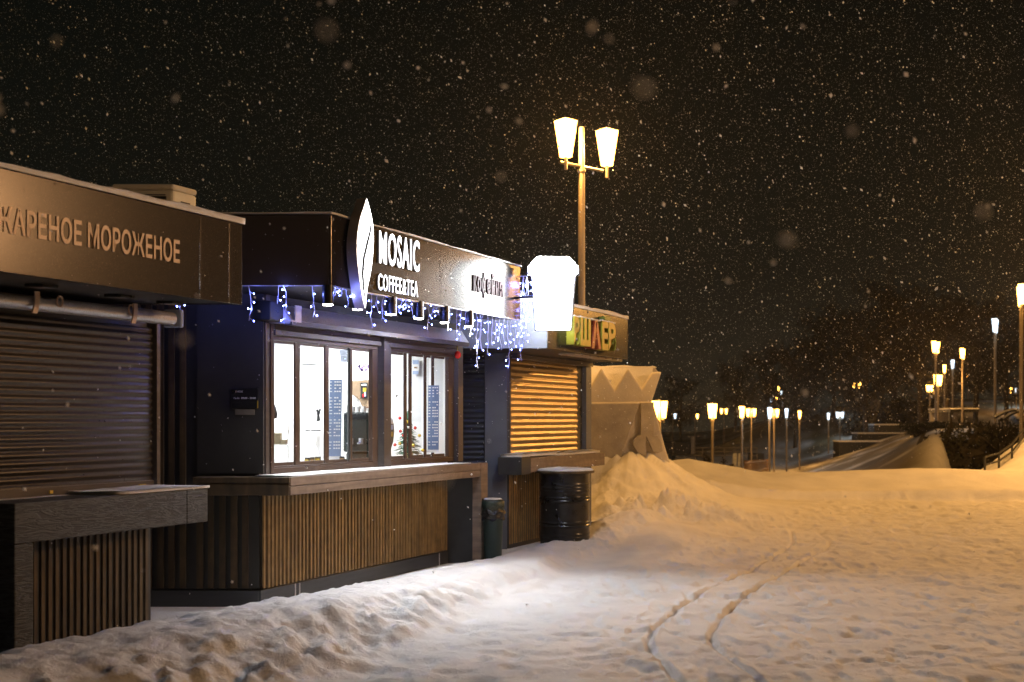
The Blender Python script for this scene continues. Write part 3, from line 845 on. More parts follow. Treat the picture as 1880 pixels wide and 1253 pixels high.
cup = thing("cup_sign", (0.42, 11.3, 2.46), "blinding white takeaway cup lightbox sticking out from the end of the fascia", "sign")
def cup_sign():
    cx, cy = (1014.5 - 940) * 11.3 / 2000, 11.3
    zb = ZP(607.5, 11.3)
    A = Vector((math.cos(.07), math.sin(.07), 0)); B = Vector((-A.y, A.x, 0))   # faces along the row
    def fn(a, z, t): return Vector((cx, cy, zb)) + A * a + B * (0.07 - t) + Vector((0, 0, z))
    half = [(.168, 0.0), (.180, .006), (.222, .580), (.258, .588), (.263, .60), (.263, .655), (.256, .670), (.236, .678), (.228, .70), (.178, .752), (.160, .762)]
    poly = [(a, z) for a, z in half] + [(-a, z) for a, z in reversed(half)]
    m = MB(); m.prism(poly, fn, 0.13); m.build("casing", M["acrylic"], cup)
    m = MB()          # clear acrylic edge standing off behind the box
    out_ = [(a * 1.02 + .030, .006 + z * .985) for a, z in poly]; inn = [(a * .97 + .030, .018 + z * .955) for a, z in poly]
    for i in range(len(poly)):
        j = (i + 1) % len(poly)
        m.hexa([fn(*out_[i], -.03), fn(*out_[j], -.03), fn(*inn[j], -.03), fn(*inn[i], -.03), fn(*out_[i], -.008), fn(*out_[j], -.008), fn(*inn[j], -.008), fn(*inn[i], -.008)])
    m.build("back_tray", M["acrylic"], cup)
    m = MB()
    inner = [(a * .975, .004 + z * .989) for a, z in poly]
    m.add([fn(a, z, .134) for a, z in inner], [tuple(range(len(inner)))]); m.build("lit_face", M["e_cup"], cup)
    m = MB()
    m.add([fn(a, z, -.004) for a, z in inner], [tuple(reversed(range(len(inner))))]); m.build("lit_face", M["e_cup_back"], cup)
    m = MB()
    for z in (.35,): m.tube([fn(-.20, z, .065), K(11.382, .90, zb + z)], .012, 8)
    m.build("mounting_arm", M["dark"], cup, smooth=True)
cup_sign()

hs = thing("hours_plaque", P(451, 8.98, 732), "small black opening hours plaque with white lettering on the charcoal panel", "sign")
def hours():
    sc = 8.985 / 2000
    m = MB(); x0, _, z1 = P(426, 8.985, 713); x1, _, z0 = P(474, 8.985, 750)
    m.box(x0, x1, 8.975, 8.991, z0, z1); m.build("board", M["black"], hs, bevel=0.002)
    global OUT
    y = 8.9735
    text_mesh("MOSAIC", "word", M["paper"], hs, flat_place(P(436, y, 0)[0], y, ZP(721, y)), 10 * sc, 3.4 * sc, .001, .01)
    m = MB(); m.prism([(0, 0), (1.4 * sc, 2.2 * sc), (.6 * sc, 5.4 * sc), (-.8 * sc, 2.6 * sc)], lambda a, z, t: (P(433, y, 0)[0] + a, y - t, ZP(722, y) + z), .001); m.build("emblem", M["letters"], hs)
    text_mesh("Пн-Вс", "days", M["paper"], hs, flat_place(P(429, y, 0)[0], y, ZP(733, y)), 11 * sc, 3.2 * sc, .001, .01)
    text_mesh("09:00 - 20:00", "hours", M["paper"], hs, flat_place(P(443, y, 0)[0], y, ZP(733, y)), 26.5 * sc, 3.4 * sc, .001, .02)
    m = MB()
    for a, b in ((427.5, 443), (461, 471.5)): m.box(P(a, y, 0)[0], P(b, y, 0)[0], y - .001, y, ZP(739.6, y), ZP(738.4, y))
    m.build_each("rule", M["panel"], hs)
    m = MB(); m.box(P(472.2, y, 0)[0], P(474, y, 0)[0], y - .001, y, ZP(750, y), ZP(736, y)); m.build("yellow_edge", M["yellow"], hs)
hours()
m = MB(); x0, _, z1 = P(432, 8.985, 752); x1, _, z0 = P(467, 8.985, 762)
m.box(x0, x1, 8.982, 8.991, z0, z1)
tag(m.build("card_holder", mat("dull_card", (0.16, 0.14, 0.10), .6)), "dull brown blank card strip just under the black hours plaque", "card")
bb = thing("red_bauble", K(KY(840), .07, 2.2), "glossy red bauble hanging from the right end of the window casing", "ornament")
m = MB(); bx_, by_, bz_ = P(840.5, 11.8, 652)
prof = [(.001, -.045)] + [(.036 * math.cos(t), .042 * math.sin(t)) for t in np.linspace(-1.4, 1.4, 11)] + [(.001, .043)]
m.lathe(prof, (bx_, by_, bz_), 16); m.build("ball", M["red"], bb, smooth=True)
m = MB(); m.tube([(bx_, by_, bz_ + .042), (bx_ - .01, by_ + .02, bz_ + .10)], .003, 5); m.build("hanger", M["gold"], bb)

# --- air conditioner on kiosk 2 roof
ac = thing("air_conditioner", (-3.3, 10.0, 3.16), "cream outdoor air conditioner unit capped with snow on the kiosk roof", "air conditioner")
def aircon():
    Y = 10.0
    x0 = P(222, Y, 0)[0]; x1 = P(318, Y, 0)[0]; zt = ZP(349, Y); zb = 3.16
    m = MB()
    ang = Vector((1, 0, 0)); back = U.copy()
    p0 = Vector((x1, Y, zb)); L = 0.56; D = 0.30
    def bx(a0, a1, d0, d1, z0, z1, mb):
        pts = [p0 - ang * a1 + back * d0, p0 - ang * a0 + back * d0, p0 - ang * a0 + back * d1, p0 - ang * a1 + back * d1]
        mb.hexa([tuple(p.xy) + (z0,) for p in pts] + [tuple(p.xy) + (z1,) for p in pts])
    bx(0, L, 0, D, zb + .04, zt, m); m.build("case", M["cream"], ac, bevel=0.02)
    g = MB(); bx(.06, L - .05, -.012, -.003, zb + .09, zt - .06, g); g.build("grille", M["dark"], ac)
    g = MB()
    for k in range(9):
        z = zb + .12 + k * .04; bx(.06, L - .05, -.02, -.013, z, z + .008, g)
    g.build("louvres", M["bluegrey"], ac)
    g = MB(); bx(-.012, -.003, .09, .20, zb + .15, zt - .09, g); g.build("side_vent", M["dark"], ac)
    g = MB(); bx(0.05, .10, .02, D - .02, zb - .02, zb + .04, g); bx(L - .1, L - .05, .02, D - .02, zb - .02, zb + .04, g); g.build_each("foot", M["dark"], ac)
    s = MB(); bx(-.01, L, -.012, D, zt, zt + .055, s); s.build("snow_cap", M["snowcap"], ac, bevel=0.02, seg=3)
aircon()

# --- fairy lights
def garland(name, label, drops, rail, seed):
    """rail: list of points of the carrier cable; drops: (start point, length, bulbs)"""
    rr = random.Random(seed)
    g = thing(name, rail[0], label, "fairy lights", "icicle fairy lights on the coffee kiosk")
    cb = MB(); bulbs = []
    cb.tube(rail, .0025, 5)
    for p, L, n in drops:
        p = Vector(p); pts = [p]; x = 0
        side = Vector((rr.uniform(-.02, .02), rr.uniform(-.01, .01), 0))
        steps = max(4, int(L / .045))
        for k in range(1, steps + 1):
            side = side * .8 + Vector((rr.uniform(-.012, .012), rr.uniform(-.012, .012), 0))
            pts.append(p + Vector((0, 0, -L * k / steps)) + side)
        cb.tube(pts, .0026, 4, caps=False)
        for k in range(n):
            t = (k + .7) / n * steps
            i = min(int(t), steps - 1); q = pts[i].lerp(pts[i + 1], t - i)
            o = q + Vector((rr.choice((-1, 1)) * rr.uniform(.012, .034), rr.uniform(-.015, .015), rr.uniform(-.03, .01)))
            cb.tube([q, o], .002, 4, caps=False)
            bulbs.append(o)
    cb.build("cable", M["cable"], g)
    for b in bulbs[::max(1, len(bulbs) // 7)]:
        li = bpy.data.lights.new("bulb_glow", 'POINT'); li.energy = 0.75; li.color = (0.16, 0.22, 1.0); li.shadow_soft_size = 0.01
        bo = bpy.data.objects.new("bulb_glow", li); COL.objects.link(bo); bo.parent = g; bo.location = Vector(b) - Vector(g.location) + N * .02
    for b in bulbs[:96]:
        m = MB(); r = rr.uniform(.0036, .0052)
        m.lathe([(.0008, -r * 1.3), (r * .8, -r * .5), (r, .1 * r), (r * .6, r * .9), (.0008, r * 1.3)], b, 7)
        m.build("bulb", M["e_bulb"], g, smooth=True)
def KP(px, q, z):
    Y = KY(px, q); return K(Y, q, z)
r_ = random.Random(4)
dr = []
for px in (616, 630, 637, 657, 682, 693, 705, 717, 733, 745, 757, 772, 783, 795, 806):
    dr.append((KP(px, .93, 2.583), r_.uniform(.06, .15) if r_.random() < .6 else r_.uniform(.18, .30), r_.choice((2, 3, 3, 4))))
garland("fairy_light_strand", "sparse blue white icicle lights under the lettered half of the fascia", dr,
        [KP(px, .93, 2.583 - .006 * (i % 2)) for i, px in enumerate(range(609, 812, 8))], 1)
dr = []
for px, L in ((820, .22), (829, .12), (839, .26), (847, .30), (856, .16), (866, .24), (873, .38), (880, .54), (888, .36), (895, .40), (903, .30), (911, .24), (919, .34), (926, .28), (933, .52), (940, .22), (947, .28)):
    dr.append((KP(px, .93, 2.583), L, max(2, int(L / .085))))
garland("fairy_light_strand", "dense tangle of blue white icicle lights below the кофейня lettering", dr,
        [KP(px, .93, 2.583 - .006 * (i % 2)) for i, px in enumerate(range(812, 952, 6))], 2)
dr = []
for px, L, n in ((335, .18, 4), (456, .27, 4), (520, .26, 5), (512, .14, 1), (573, .24, 3), (597, .12, 2)):
    dr.append((((px - 940) * 8.45 / 2000, 8.45, 2.583), L, n))
garland("fairy_light_strand", "few short icicle lights along the dark side edge of the canopy", dr,
        [((px - 940) * 8.45 / 2000, 8.45, 2.583) for px in range(325, 612, 12)], 3)
dr = []
for i in range(7):
    b = Vector(K(11.40, .93, 3.04)) + N * r_.uniform(-.02, .09) + U * r_.uniform(0.0, .06)
    dr.append((b, r_.uniform(.55, .88), 7))
garland("fairy_light_strand", "bunched vertical curtain of blue white lights beside the cup sign", dr,
        [Vector(K(11.40, .93, 3.04)) + N * t for t in (-.02, .03, .09)], 4)

# ------------------------------------------------------------------ inside the coffee kiosk
def yin(px, q=-.3): return KY(px, q)
ZC = 1.121
# menu boards
def menu(px0, px1, py0, py1, Y, label, lean):
    x0 = (px0 - 940) * Y / 2000; x1 = (px1 - 940) * Y / 2000; z1 = ZP(py0, Y); z0 = ZP(py1, Y)
    t = thing("menu_board", ((x0 + x1) / 2, Y, z0), label, "menu", "menu boards inside the coffee kiosk")
    m = MB(); m.hexa([(x0 - lean, Y, z0), (x1 - lean, Y, z0), (x1 - lean, Y + .012, z0), (x0 - lean, Y + .012, z0), (x0, Y, z1), (x1, Y, z1), (x1, Y + .012, z1), (x0, Y + .012, z1)])
    m.build("board", M["menublue"], t)
    m = MB(); rr = random.Random(px0)
    H = z1 - z0; W = x1 - x0
    k = 0; z = z1 - .03
    while z < z1 and z > z0 + .04:
        sk = lean * (z1 - z) / H
        if k % 7 != 4:
            m.box(x0 - sk + .006, x0 - sk + .006 + W * rr.uniform(.12, .22), Y - .003, Y - .001, z, z + .009)
            for j in range(3):
                if rr.random() < .85: m.box(x0 - sk + W * (.40 + .19 * j), x0 - sk + W * (.54 + .19 * j), Y - .003, Y - .001, z, z + .012)
        z -= .030; k += 1
    m.build("price_lines", M["paper"], t)
    st = MB(); st.box(x0 - lean - .02, x1 - lean, Y + .002, Y + .04, z0 - .03, z0 - .001); st.build("stand", M["white"], t)
menu(605, 628, 697, 838, 10.35, "tall blue price menu standing in the left window beside the coffee machine", .012)
menu(786, 806, 708, 826, 11.45, "tall blue price menu at the right end of the right window", .004)
# wall notices
def notice(px0, px1, py0, py1, label):
    Y = 11.81
    x0, _, z1 = P(px0, Y, py0); x1, _, z0 = P(px1, Y, py1)
    t = thing("wall_notice", (x0, Y, z0), label, "notice", "printed notices on the inside wall")
    m = MB(); m.box(x0, x1, Y, Y + .008, z0, z1); m.build("sheet", M["paper"], t)
    h = (z1 - z0); m = MB(); m.box(x0 + .004, x1 - .004, Y - .003, Y - .001, z1 - h * .3, z1 - .004); m.box(x0 + .004, x1 - .004, Y - .003, Y - .001, z0 + .004, z0 + h * .25)
    m.build_each("blue_band", M["palegreen"], t)
    m = MB()
    for k in range(5): m.box(x0 + .02 + k * (x1 - x0 - .04) / 5, x0 + .03 + k * (x1 - x0 - .04) / 5, Y - .003, Y - .001, z0 + h * .42, z0 + h * .52)
    m.build("print", M["orange"], t)
notice(553, 582, 638, 668, "white notice with two blue bands high in the second pane from the left")
notice(757, 769, 661, 688, "narrow white notice with blue bands in the right window")
# jacket
jk = MB(); x, Y, z = P(497, 10.1, 770)
ring = []
for t, rx, ry in ((0, .055, .04), (.05, .062, .045), (.11, .048, .035), (.155, .026, .02), (.18, .008, .008)):
    ring.append([(x + rx * math.cos(a) * (1 + .08 * math.sin(3 * a)), Y + ry * math.sin(a), z + t) for a in np.linspace(0, 2 * math.pi, 13)[:-1]])
v = [p for r in ring for p in r]; jk.add(v, [(i * 12 + k, i * 12 + (k + 1) % 12, (i + 1) * 12 + (k + 1) % 12, (i + 1) * 12 + k) for i in range(4) for k in range(12)] + [tuple(reversed(range(12))), tuple(48 + k for k in range(12))])
tag(jk.build("hanging_jacket", M["black"], smooth=True), "dark jacket hanging on the wall at the left edge of the first pane", "jacket")
# glass display case with cartons
dc = thing("display_case", P(510, 9.72, 848), "clear glass display case standing in the leftmost window pane", "display case")
def case():
    Y = 9.72
    x0, _, z1 = P(494, Y, 770); x1 = P(529, Y, 0)[0]; z0 = ZC
    m = MB()
    for x in (x0, x1):
        for y in (Y, Y + .16): m.tube([(x, y, z0), (x, y, z1)], .004, 4)
    for z in (z0 + .004, (z0 + z1) / 2 - .02, z1):
        for a, b in (((x0, Y), (x1, Y)), ((x1, Y), (x1, Y + .16)), ((x0, Y + .16), (x1, Y + .16)), ((x0, Y), (x0, Y + .16))): m.tube([(a[0], a[1], z), (b[0], b[1], z)], .004, 4)
    m.build("frame", M["steel"], dc)
    m = MB(); m.box(x0 + .005, x1 - .005, Y + .003, Y + .006, z0 + .01, z1 - .005); m.build("pane", M["caseglass"], dc)
    m = MB(); m.box(x0 + .005, x1 - .005, Y + .008, Y + .15, (z0 + z1) / 2 - .03, (z0 + z1) / 2 - .024); m.build("shelf", M["caseglass"], dc)
    zs = (z0 + z1) / 2 - .022
    for a, b, h, col, lab in ((.02, .09, .11, "carton", "tall carton box on the shelf of the glass display case"), (.095, .14, .05, "carton", "low carton box beside the taller one in the glass display case")):
        m = MB(); m.box(x0 + a, x0 + b, Y + .04, Y + .12, zs, zs + h)
        m.box(x0 + a + .012, x0 + b - .012, Y + .0385, Y + .0398, zs + .012, zs + h * .6)
        tag(m.build("carton_box", M[col], bevel=0.003), lab, "box", "cartons in the display case")
case()
# tongs / cables on hooks, product packs
def hooks():
    Y = 11.70
    t = thing("hook_rail", P(573, Y, 792), "short dark hook rail with looped white cables on the inside wall", "hook rail")
    m = MB()
    for a, b in ((561, 567), (572, 586)):
        x0 = P(a, Y, 0)[0]; x1 = P(b, Y, 0)[0]; z = ZP(792, Y); m.box(x0, x1, Y - .02, Y + .1, z, z + .014)
    m.build("rail", M["dark"], t)
    m = MB()
    for a, b, e in ((563, 565, 560), (566, 569, 573), (575, 580, 571), (578, 574, 582)):
        m.tube([P(a, Y - .03, 793), P(b, Y - .03, 810), P(e, Y - .03, 828), P(e + 2, Y - .03, 838)], .012, 6)
    m.build("cable", M["cream"], t, smooth=True)
hooks()
for i, (a, b, c, lab) in enumerate(((559, 568, "gold", "small dark pack with yellow label at the left of the pack row on the sill"), (569, 577, "orange", "small orange pack in the middle of the pack row on the sill"), (578, 588, "gold", "small dark pack with yellow label at the right of the pack row"), (623, 632, "orange", "small dark pack with orange label beside the tall blue menu"))):
    Y = 10.0 + .1 * i; x0 = P(a, Y, 0)[0]; x1 = P(b, Y, 0)[0]
    t = thing("coffee_pack", (x0, Y, ZC), lab, "coffee pack", "coffee packs on the inner counter")
    m = MB(); m.box(x0, x1, Y, Y + .05, ZC, ZC + .075); m.build("pack", M["black"], t, bevel=.005)
    m = MB(); m.box(x0 + .006, x1 - .006, Y - .003, Y - .0005, ZC + .02, ZC + .058); m.build("sticker", M[c], t)
# coat hook "Y" holder
m = MB(); Y = 11.4
m.tube([P(582, Y, 752), P(584.5, Y, 763), P(583, Y, 774)], .014, 6); m.tube([P(588, Y, 751), P(584.5, Y, 763)], .012, 6); m.tube([P(584.5, Y, 763), P(587, Y, 773)], .012, 6)
tag(m.build("hanging_tool", M["black"], smooth=True), "small black tool hanging on the white wall in the second pane", "tool")
# basket, apron, poster, poster flower
t = thing("wire_basket", P(632, 11.3, 655), "grey ribbed wire basket hanging high in the third pane", "basket")
m = MB(); Y = 11.3
for k in range(8): m.tube([P(624 + k * 2.2, Y, 643), P(627 + k * 1.8, Y, 664)], .006, 4)
for py in (643, 654, 664): m.tube([P(624, Y, py), P(641, Y, py)], .007, 4)
for k in range(8): m.tube([P(624 + k * 2.2, Y, 643), P(624 + k * 2.2, Y + .15, 643)], .006, 4)
m.build("wires", M["bluegrey"], t)
m = MB(); Y = 11.78; x0, _, z1 = P(640, Y, 700); x1, _, z0 = P(688, Y, 752)
poly = [(x0, z1 - .02), (x0 + .03, z1), (x1, z1 + .01), (x1, z0 + .02), (x0 + .16, z0 + .01), (x0 + .12, z0 + .10), (x0 + .02, z0 + .18)]
m.prism([(a, b) for a, b in reversed(poly)], lambda a, z, d: (a, Y - d, z), .03)
tag(m.build("hanging_cloth", M["brownbag"], bevel=.01), "brown cloth hanging on the wall behind the yellow poster", "cloth")
t = thing("wall_poster", P(668, 11.74, 718), "small black poster with yellow and red print in the rightmost pane of the left window", "poster")
x0, _, z1 = P(662, 11.72, 703); x1, _, z0 = P(674.5, 11.72, 732)
m = MB(); m.box(x0, x1, 11.72, 11.728, z0, z1); m.build("sheet", M["black"], t)
w_ = x1 - x0; h_ = z1 - z0
for nm, col, rc in (("red_print", "red", (.3, .08, .55, .3)), ("yellow_print", "yellow", (.35, .42, .85, .68)), ("white_print", "paper", (.15, .8, .85, .92)), ("blue_print", "palegreen", (.55, .12, .8, .4))):
    m = MB(); m.box(x0 + w_ * rc[0], x0 + w_ * rc[2], 11.716, 11.719, z0 + h_ * rc[1], z0 + h_ * rc[3]); m.build(nm, M[col], t)
t = thing("flower_print", P(665, 11.77, 680), "white picture with purple flowers above the yellow poster", "picture")
x0, _, z1 = P(654, 11.79, 664); x1, _, z0 = P(684, 11.79, 698)
m = MB(); m.box(x0, x1, 11.79, 11.80, z0, z1); m.build("sheet", M["paper"], t)
m = MB(); rr = random.Random(5)
for k in range(22):
    u_, v_ = rr.random(), rr.random(); xx = x0 + .03 + (x1 - x0 - .06) * u_; zz = z1 - .03 - .09 * v_ * (1 - abs(u_ - .5))
    m.lathe([(.012 * rr.uniform(.6, 1.4), -.001), (.001, .001)], (0, 0, 0), 7)
    n_ = 14
    for i in range(len(m.v) - n_, len(m.v)):
        a = m.v[i]; m.v[i] = (xx + a[0], 11.786 + a[2], zz + a[1])
m.build("flowers", M["purple"], t)
# coffee machine (dark)
t = thing("coffee_machine", P(655, 10.75, 845), "large black coffee machine filling the right panes of the left window", "coffee machine")
def machine():
    Y = 10.75
    x0 = P(630, Y, 0)[0]; x1 = P(677, Y, 0)[0]
    m = MB(); m.box(x0, x1, Y, Y + .14, ZC + .10, ZP(757, Y)); m.box(x0 + .02, x1, Y + .04, Y + .14, ZC, ZC + .10); m.build("body", M["machine"], t, bevel=.02)
    m = MB(); m.box(x0 + .01, x1 - .01, Y - .012, Y - .001, ZP(770, Y), ZP(760, Y)); m.build("top_panel", M["black"], t, bevel=.004)
    for k in range(2):
        x = x0 + .08 + .10 * k
        m = MB(); m.tube([(x, Y - .03, ZC + .24), (x, Y - .03, ZC + .18)], .024, 10); m.tube([(x, Y - .04, ZC + .20), (x - .02, Y - .12, ZC + .19)], .009, 6); m.build("group_head", M["steel"], t, smooth=True)
    m = MB(); m.box(x0, x1, Y - .08, Y - .002, ZC + .001, ZC + .03); m.build("drip_tray", M["steel"], t, bevel=.004)
    for k in range(4):
        x = x0 + .03 + .055 * k; z = ZP(757, Y) + .001
        m = MB(); m.lathe([(.018, 0), (.025, .055), (.022, .055), (.016, .004)], (x, Y + .07, z), 12)
        tag(m.build("paper_cup", M["paper"], smooth=True), "white paper cup in the row on top of the coffee machine", "cup", "paper cups on the coffee machine")
machine()
m = MB(); m.tube([P(641, 10.1, 845), P(641, 10.1, 640)], .018, 8); m.build("inner_post", M["dark"], k2)
# grinder with sticker, right window
t = thing("coffee_grinder", P(712, 11.0, 842), "black rounded coffee grinder with bright stickers in the right window", "coffee grinder")
def grinder():
    Y = 11.02
    x = P(708, Y, 0)[0]
    m = MB(); m.lathe([(.065, 0), (.07, .02), (.055, .05), (.05, .12), (.075, .2), (.085, .3), (.08, .38), (.06, .43), (.02, .45)], (x, Y + .03, ZC), 20); m.build("body", M["black"], t, smooth=True)
    for nm, z, c in (("yellow_sticker", .25, "yellow"), ("blue_sticker", .32, "palegreen"), ("white_sticker", .38, "paper")):
        m = MB(); m.hexa([(x + .045, Y - .048, ZC + z), (x + .078, Y - .020, ZC + z), (x + .080, Y - .022, ZC + z), (x + .047, Y - .05, ZC + z), (x + .045, Y - .048, ZC + z + .05), (x + .078, Y - .02, ZC + z + .05), (x + .08, Y - .022, ZC + z + .05), (x + .047, Y - .05, ZC + z + .05)])
        m.build(nm, M[c], t)
grinder()
# small Christmas tree
t = thing("christmas_tree", P(750, 11.45, 842), "small decorated Christmas tree with red and gold baubles in the right window", "Christmas tree")
def xmas():
    Y = 11.42; x = P(749, Y, 0)[0]; z0 = ZC; H = ZP(754, Y) - z0
    m = MB(); m.lathe([(.045, 0), (.06, .07), (.055, .075)], (x, Y, z0), 14); m.build("pot", M["carton"], t, smooth=True)
    m = MB(); m.tube([(x, Y, z0 + .07), (x, Y, z0 + H)], [.012, .003], 6); m.build("trunk", M["bark"], t)
    rr = random.Random(3); m = MB()
    for k in range(520):
        h = rr.random() ** 1.25; z = z0 + .07 + (H - .07) * h
        r = .155 * (1 - h) + .012; a = rr.uniform(0, 2 * math.pi)
        p0 = Vector((x, Y, z)) + Vector((math.cos(a), math.sin(a), 0)) * r * rr.uniform(.1, .55)
        p1 = Vector((x, Y, z - .02 + rr.uniform(-.02, .015))) + Vector((math.cos(a + rr.uniform(-.4, .4)), math.sin(a), 0)) * r * rr.uniform(.7, 1.08)
        sd = Vector((-math.sin(a), math.cos(a), rr.uniform(-.6, .6))).normalized() * .008
        m.add([p0 - sd, p0 + sd, p1 + sd * .5, p1 - sd * .5], [(0, 1, 2, 3)])
    m.build("foliage", M["fir"], t)
    for px, py, c in ((734, 768, "red"), (735, 792, "red"), (741, 800, "red"), (725, 817, "red"), (762, 786, "red"), (734, 815, "gold"), (770, 800, "gold"), (759, 818, "gold"), (776, 827, "gold"), (748, 775, "gold"), (752, 836, "gold")):
        m = MB(); r = .0175
        bx, by, bz = P(px, Y - .13, py)
        m.lathe([(.001, -r)] + [(r * math.cos(a), r * math.sin(a)) for a in np.linspace(-1.3, 1.3, 9)] + [(.001, r)], (bx, by, bz), 12)
        m.build("bauble", M[c], t, smooth=True)
xmas()

# ------------------------------------------------------------------ KIOSK 3 : closed stall with coloured letters
k3 = thing("snack_kiosk", K(14.0, 0, 0), "closed kiosk with orange lit roller shutter, grey corner pillar and colourful letters", "kiosk", "market kiosks in a row")
def kiosk3():
    wl = MB()
    wl.kb(13.02, 15.14, -2.6, -0.03, -0.05, 2.33); wl.build("wall", M["panel"], k3)
    pl = MB(); pl.box(P(890, 12.95, 0)[0], P(931, 12.95, 0)[0], 12.95, 13.12, -0.1, 2.33); pl.build("pillar", M["bluegrey"], k3, bevel=.004)
    roller_shutter("side_shutter", k3, 13.0, 0, 0, 0.95, 2.30, 0.062, "shutterdark", True, -1.6, P(889, 13, 0)[0])
    hb = MB(); hb.box(-1.6, P(889, 13, 0)[0], 12.96, 13.0, 2.24, 2.255); hb.box(-1.6, P(889, 13, 0)[0], 12.965, 13.0, 2.195, 2.205); hb.build_each("shutter_header", M["fascia"], k3)
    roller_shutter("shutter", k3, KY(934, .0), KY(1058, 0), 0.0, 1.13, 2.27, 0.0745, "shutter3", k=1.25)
    s = MB()
    s.kb(KY(931.5), KY(934), -0.03, .03, 1.08, 2.33)
    s.kb(KY(934), KY(1058), -0.01, .022, 1.07, 1.13)
    s.kb(KY(934), 15.1, -0.02, .10, 2.27, 2.33)
    s.build_each("shutter_rail", M["frametaupe"], k3, bevel=.003)
    s = MB(); s.kb(KY(1059), KY(1068), -0.03, .004, 1.08, 2.27); s.build("shutter_guide", M["black"], k3)
    s = MB(); s.kb(KY(1068.5), 15.135, -0.03, .06, 0.0, 2.27); s.build("end_post", M["bluegrey"], k3, bevel=.003)
    b = MB(); b.kb(KY(934), 15.1, -0.03, 0, 0, 1.05); b.build("front_board", M["dark"], k3)
    front_slats("slat_front", k3, KY(934), 15.05, 0.05, 0.95, .060, .024, dep=.009)
    Ye = KY(975, .26)
    c = MB(); c.kb(12.80, Ye - .004, -.02, .26, .89, 1.10); c.build("counter_end", M["dark"], k3, bevel=.006)
    c = MB(); c.kb(Ye, 15.1, -.02, .26, .91, 1.085); c.build("counter", M["beam"], k3, bevel=.006)
    smooth_all(snow_slab(12.82, 13.7, 0.02, .24, 1.10, .05, 35, k3))
    smooth_all(snow_slab(13.8, 15.0, 0.02, .22, 1.086, .04, 36, k3))
    cn = MB(); cn.kb(12.03, 14.12, -2.6, .945, 2.332, 2.83); cn.kb(14.125, 15.1, -2.6, .5, 2.34, 2.80); cn.build("canopy", M["dark"], k3)
    f = MB(); f.kb(11.99, 14.16, .947, .957, 2.326, 2.845); f.kb(14.125, 14.16, -2.6, .944, 2.326, 2.845); f.build_each("fascia_panel", M["fascia"], k3, bevel=.003)
    f = MB(); f.box(-2.5, K(11.99, .945, 0)[0], 11.99, 12.005, 2.326, 2.845); f.build("fascia_return", M["bluegrey"], k3, bevel=.003)
    sl = MB()
    for k in range(5): sl.kb(13.0 + .22 * k, 13.0 + .22 * k + .16, .60, .80, 2.315, 2.331)
    sl.build_each("soffit_vent", M["tan"], k3)
    smooth_all(snow_slab(12.0, 14.16, .2, .955, 2.846, .06, 37, k3))
    snow_slab(12.0, 14.16, -2.5, .19, 2.846, .06, 38, k3)
kiosk3()
q3 = .959
let = thing("coloured_lettering", K(13.2, q3, 2.4), "thick yellow and red three dimensional letters on the orange lit fascia", "sign")
def letters3():
    def letter(ch, pa, pb, z0, z1, mf, ms, th=.10):
        a, b = KY(pa, q3 + th), KY(pb, q3 + th)
        text_mesh(ch, "letter", [M[mf], M[ms]], let, wall_place(a, q3, z0), (b - a) * 1.1226, z1 - z0, th, .05)
        s = MB(); b0 = Vector(K(a, q3, z1)) ; w_ = (b - a) * 1.1226
        s.hexa([b0, b0 + U * w_, b0 + U * w_ + N * th, b0 + N * th, b0 + Vector((0, 0, .02)), b0 + U * w_ + Vector((0, 0, .016)), b0 + U * w_ + N * th + Vector((0, 0, .014)), b0 + N * th + Vector((0, 0, .02))])
        s.build("snow_cap", M["snowcap"], let, bevel=.008)
    letter("В", 1056, 1066, 2.40, 2.715, "yellow", "yellowside")
    letter("Ш", 1067.5, 1086, 2.40, 2.72, "yellow", "yellowside")
    letter("А", 1088, 1105, 2.385, 2.72, "redface", "redface")
    letter("Е", 1107, 1118, 2.385, 2.73, "yellow", "yellowside")
    letter("В", 1119, 1132, 2.385, 2.73, "yellow", "yellowside")
    Y = KY(1115, q3 + .08); c = Vector(K(Y, q3 + .06, 2.775))
    m = MB(); 
    pts = []
    poly = [(.12 * math.cos(a) * (1 if math.cos(a) > 0 else .9), .035 * math.sin(a)) for a in np.linspace(0, 2 * math.pi, 17)[:-1]]
    m.prism(poly, lambda a, z, d: c + U * a + Vector((0, 0, z)) + N * (d - .05), .08); m.build("leaf", M["leafgreen"], let, bevel=.01)
letters3()

# barrel table
br = thing("barrel_table", (.645, 13.3, 0), "black steel barrel with a snow covered round table top", "barrel table")
def barrel():
    c = (.645, 13.3, -.04)
    H = .935
    prof = [(.30, 0), (.305, .012), (.305, .02), (.298, .03)]
    z = .03
    for zz in np.arange(.04, H - .02, .01):
        r = .300
        for zc in (.30, .335, .60, .635): r += .016 * math.exp(-((zz - zc) / .011) ** 2)
        for zc in (.72, .76, .80, .12, .16, .20): r += .006 * math.exp(-((zz - zc) / .012) ** 2)
        prof.append((r, zz))
    prof += [(.305, H - .015), (.305, H)]
    m = MB(); m.lathe(prof, c, 48); m.build("drum", M["barrel"], br, smooth=True)
    m = MB(); m.lathe([(.355, H), (.362, H + .006), (.362, H + .024), (.355, H + .03)], c, 48); m.build("table_top", M["slatdark"], br, smooth=True)
    m = MB(); rr = random.Random(2)
    m.lathe([(.352, H + .0305), (.350, H + .042), (.32, H + .055), (.2, H + .064), (.08, H + .068), (.01, H + .068)], c, 40)
    m.v = [(x, y, z + .012 * (vnoise(x * 9, y * 9, 3) - .5) * (z > H)) for x, y, z in m.v]
    m.build("snow_cap", M["snowcap"], br, smooth=True)
barrel()
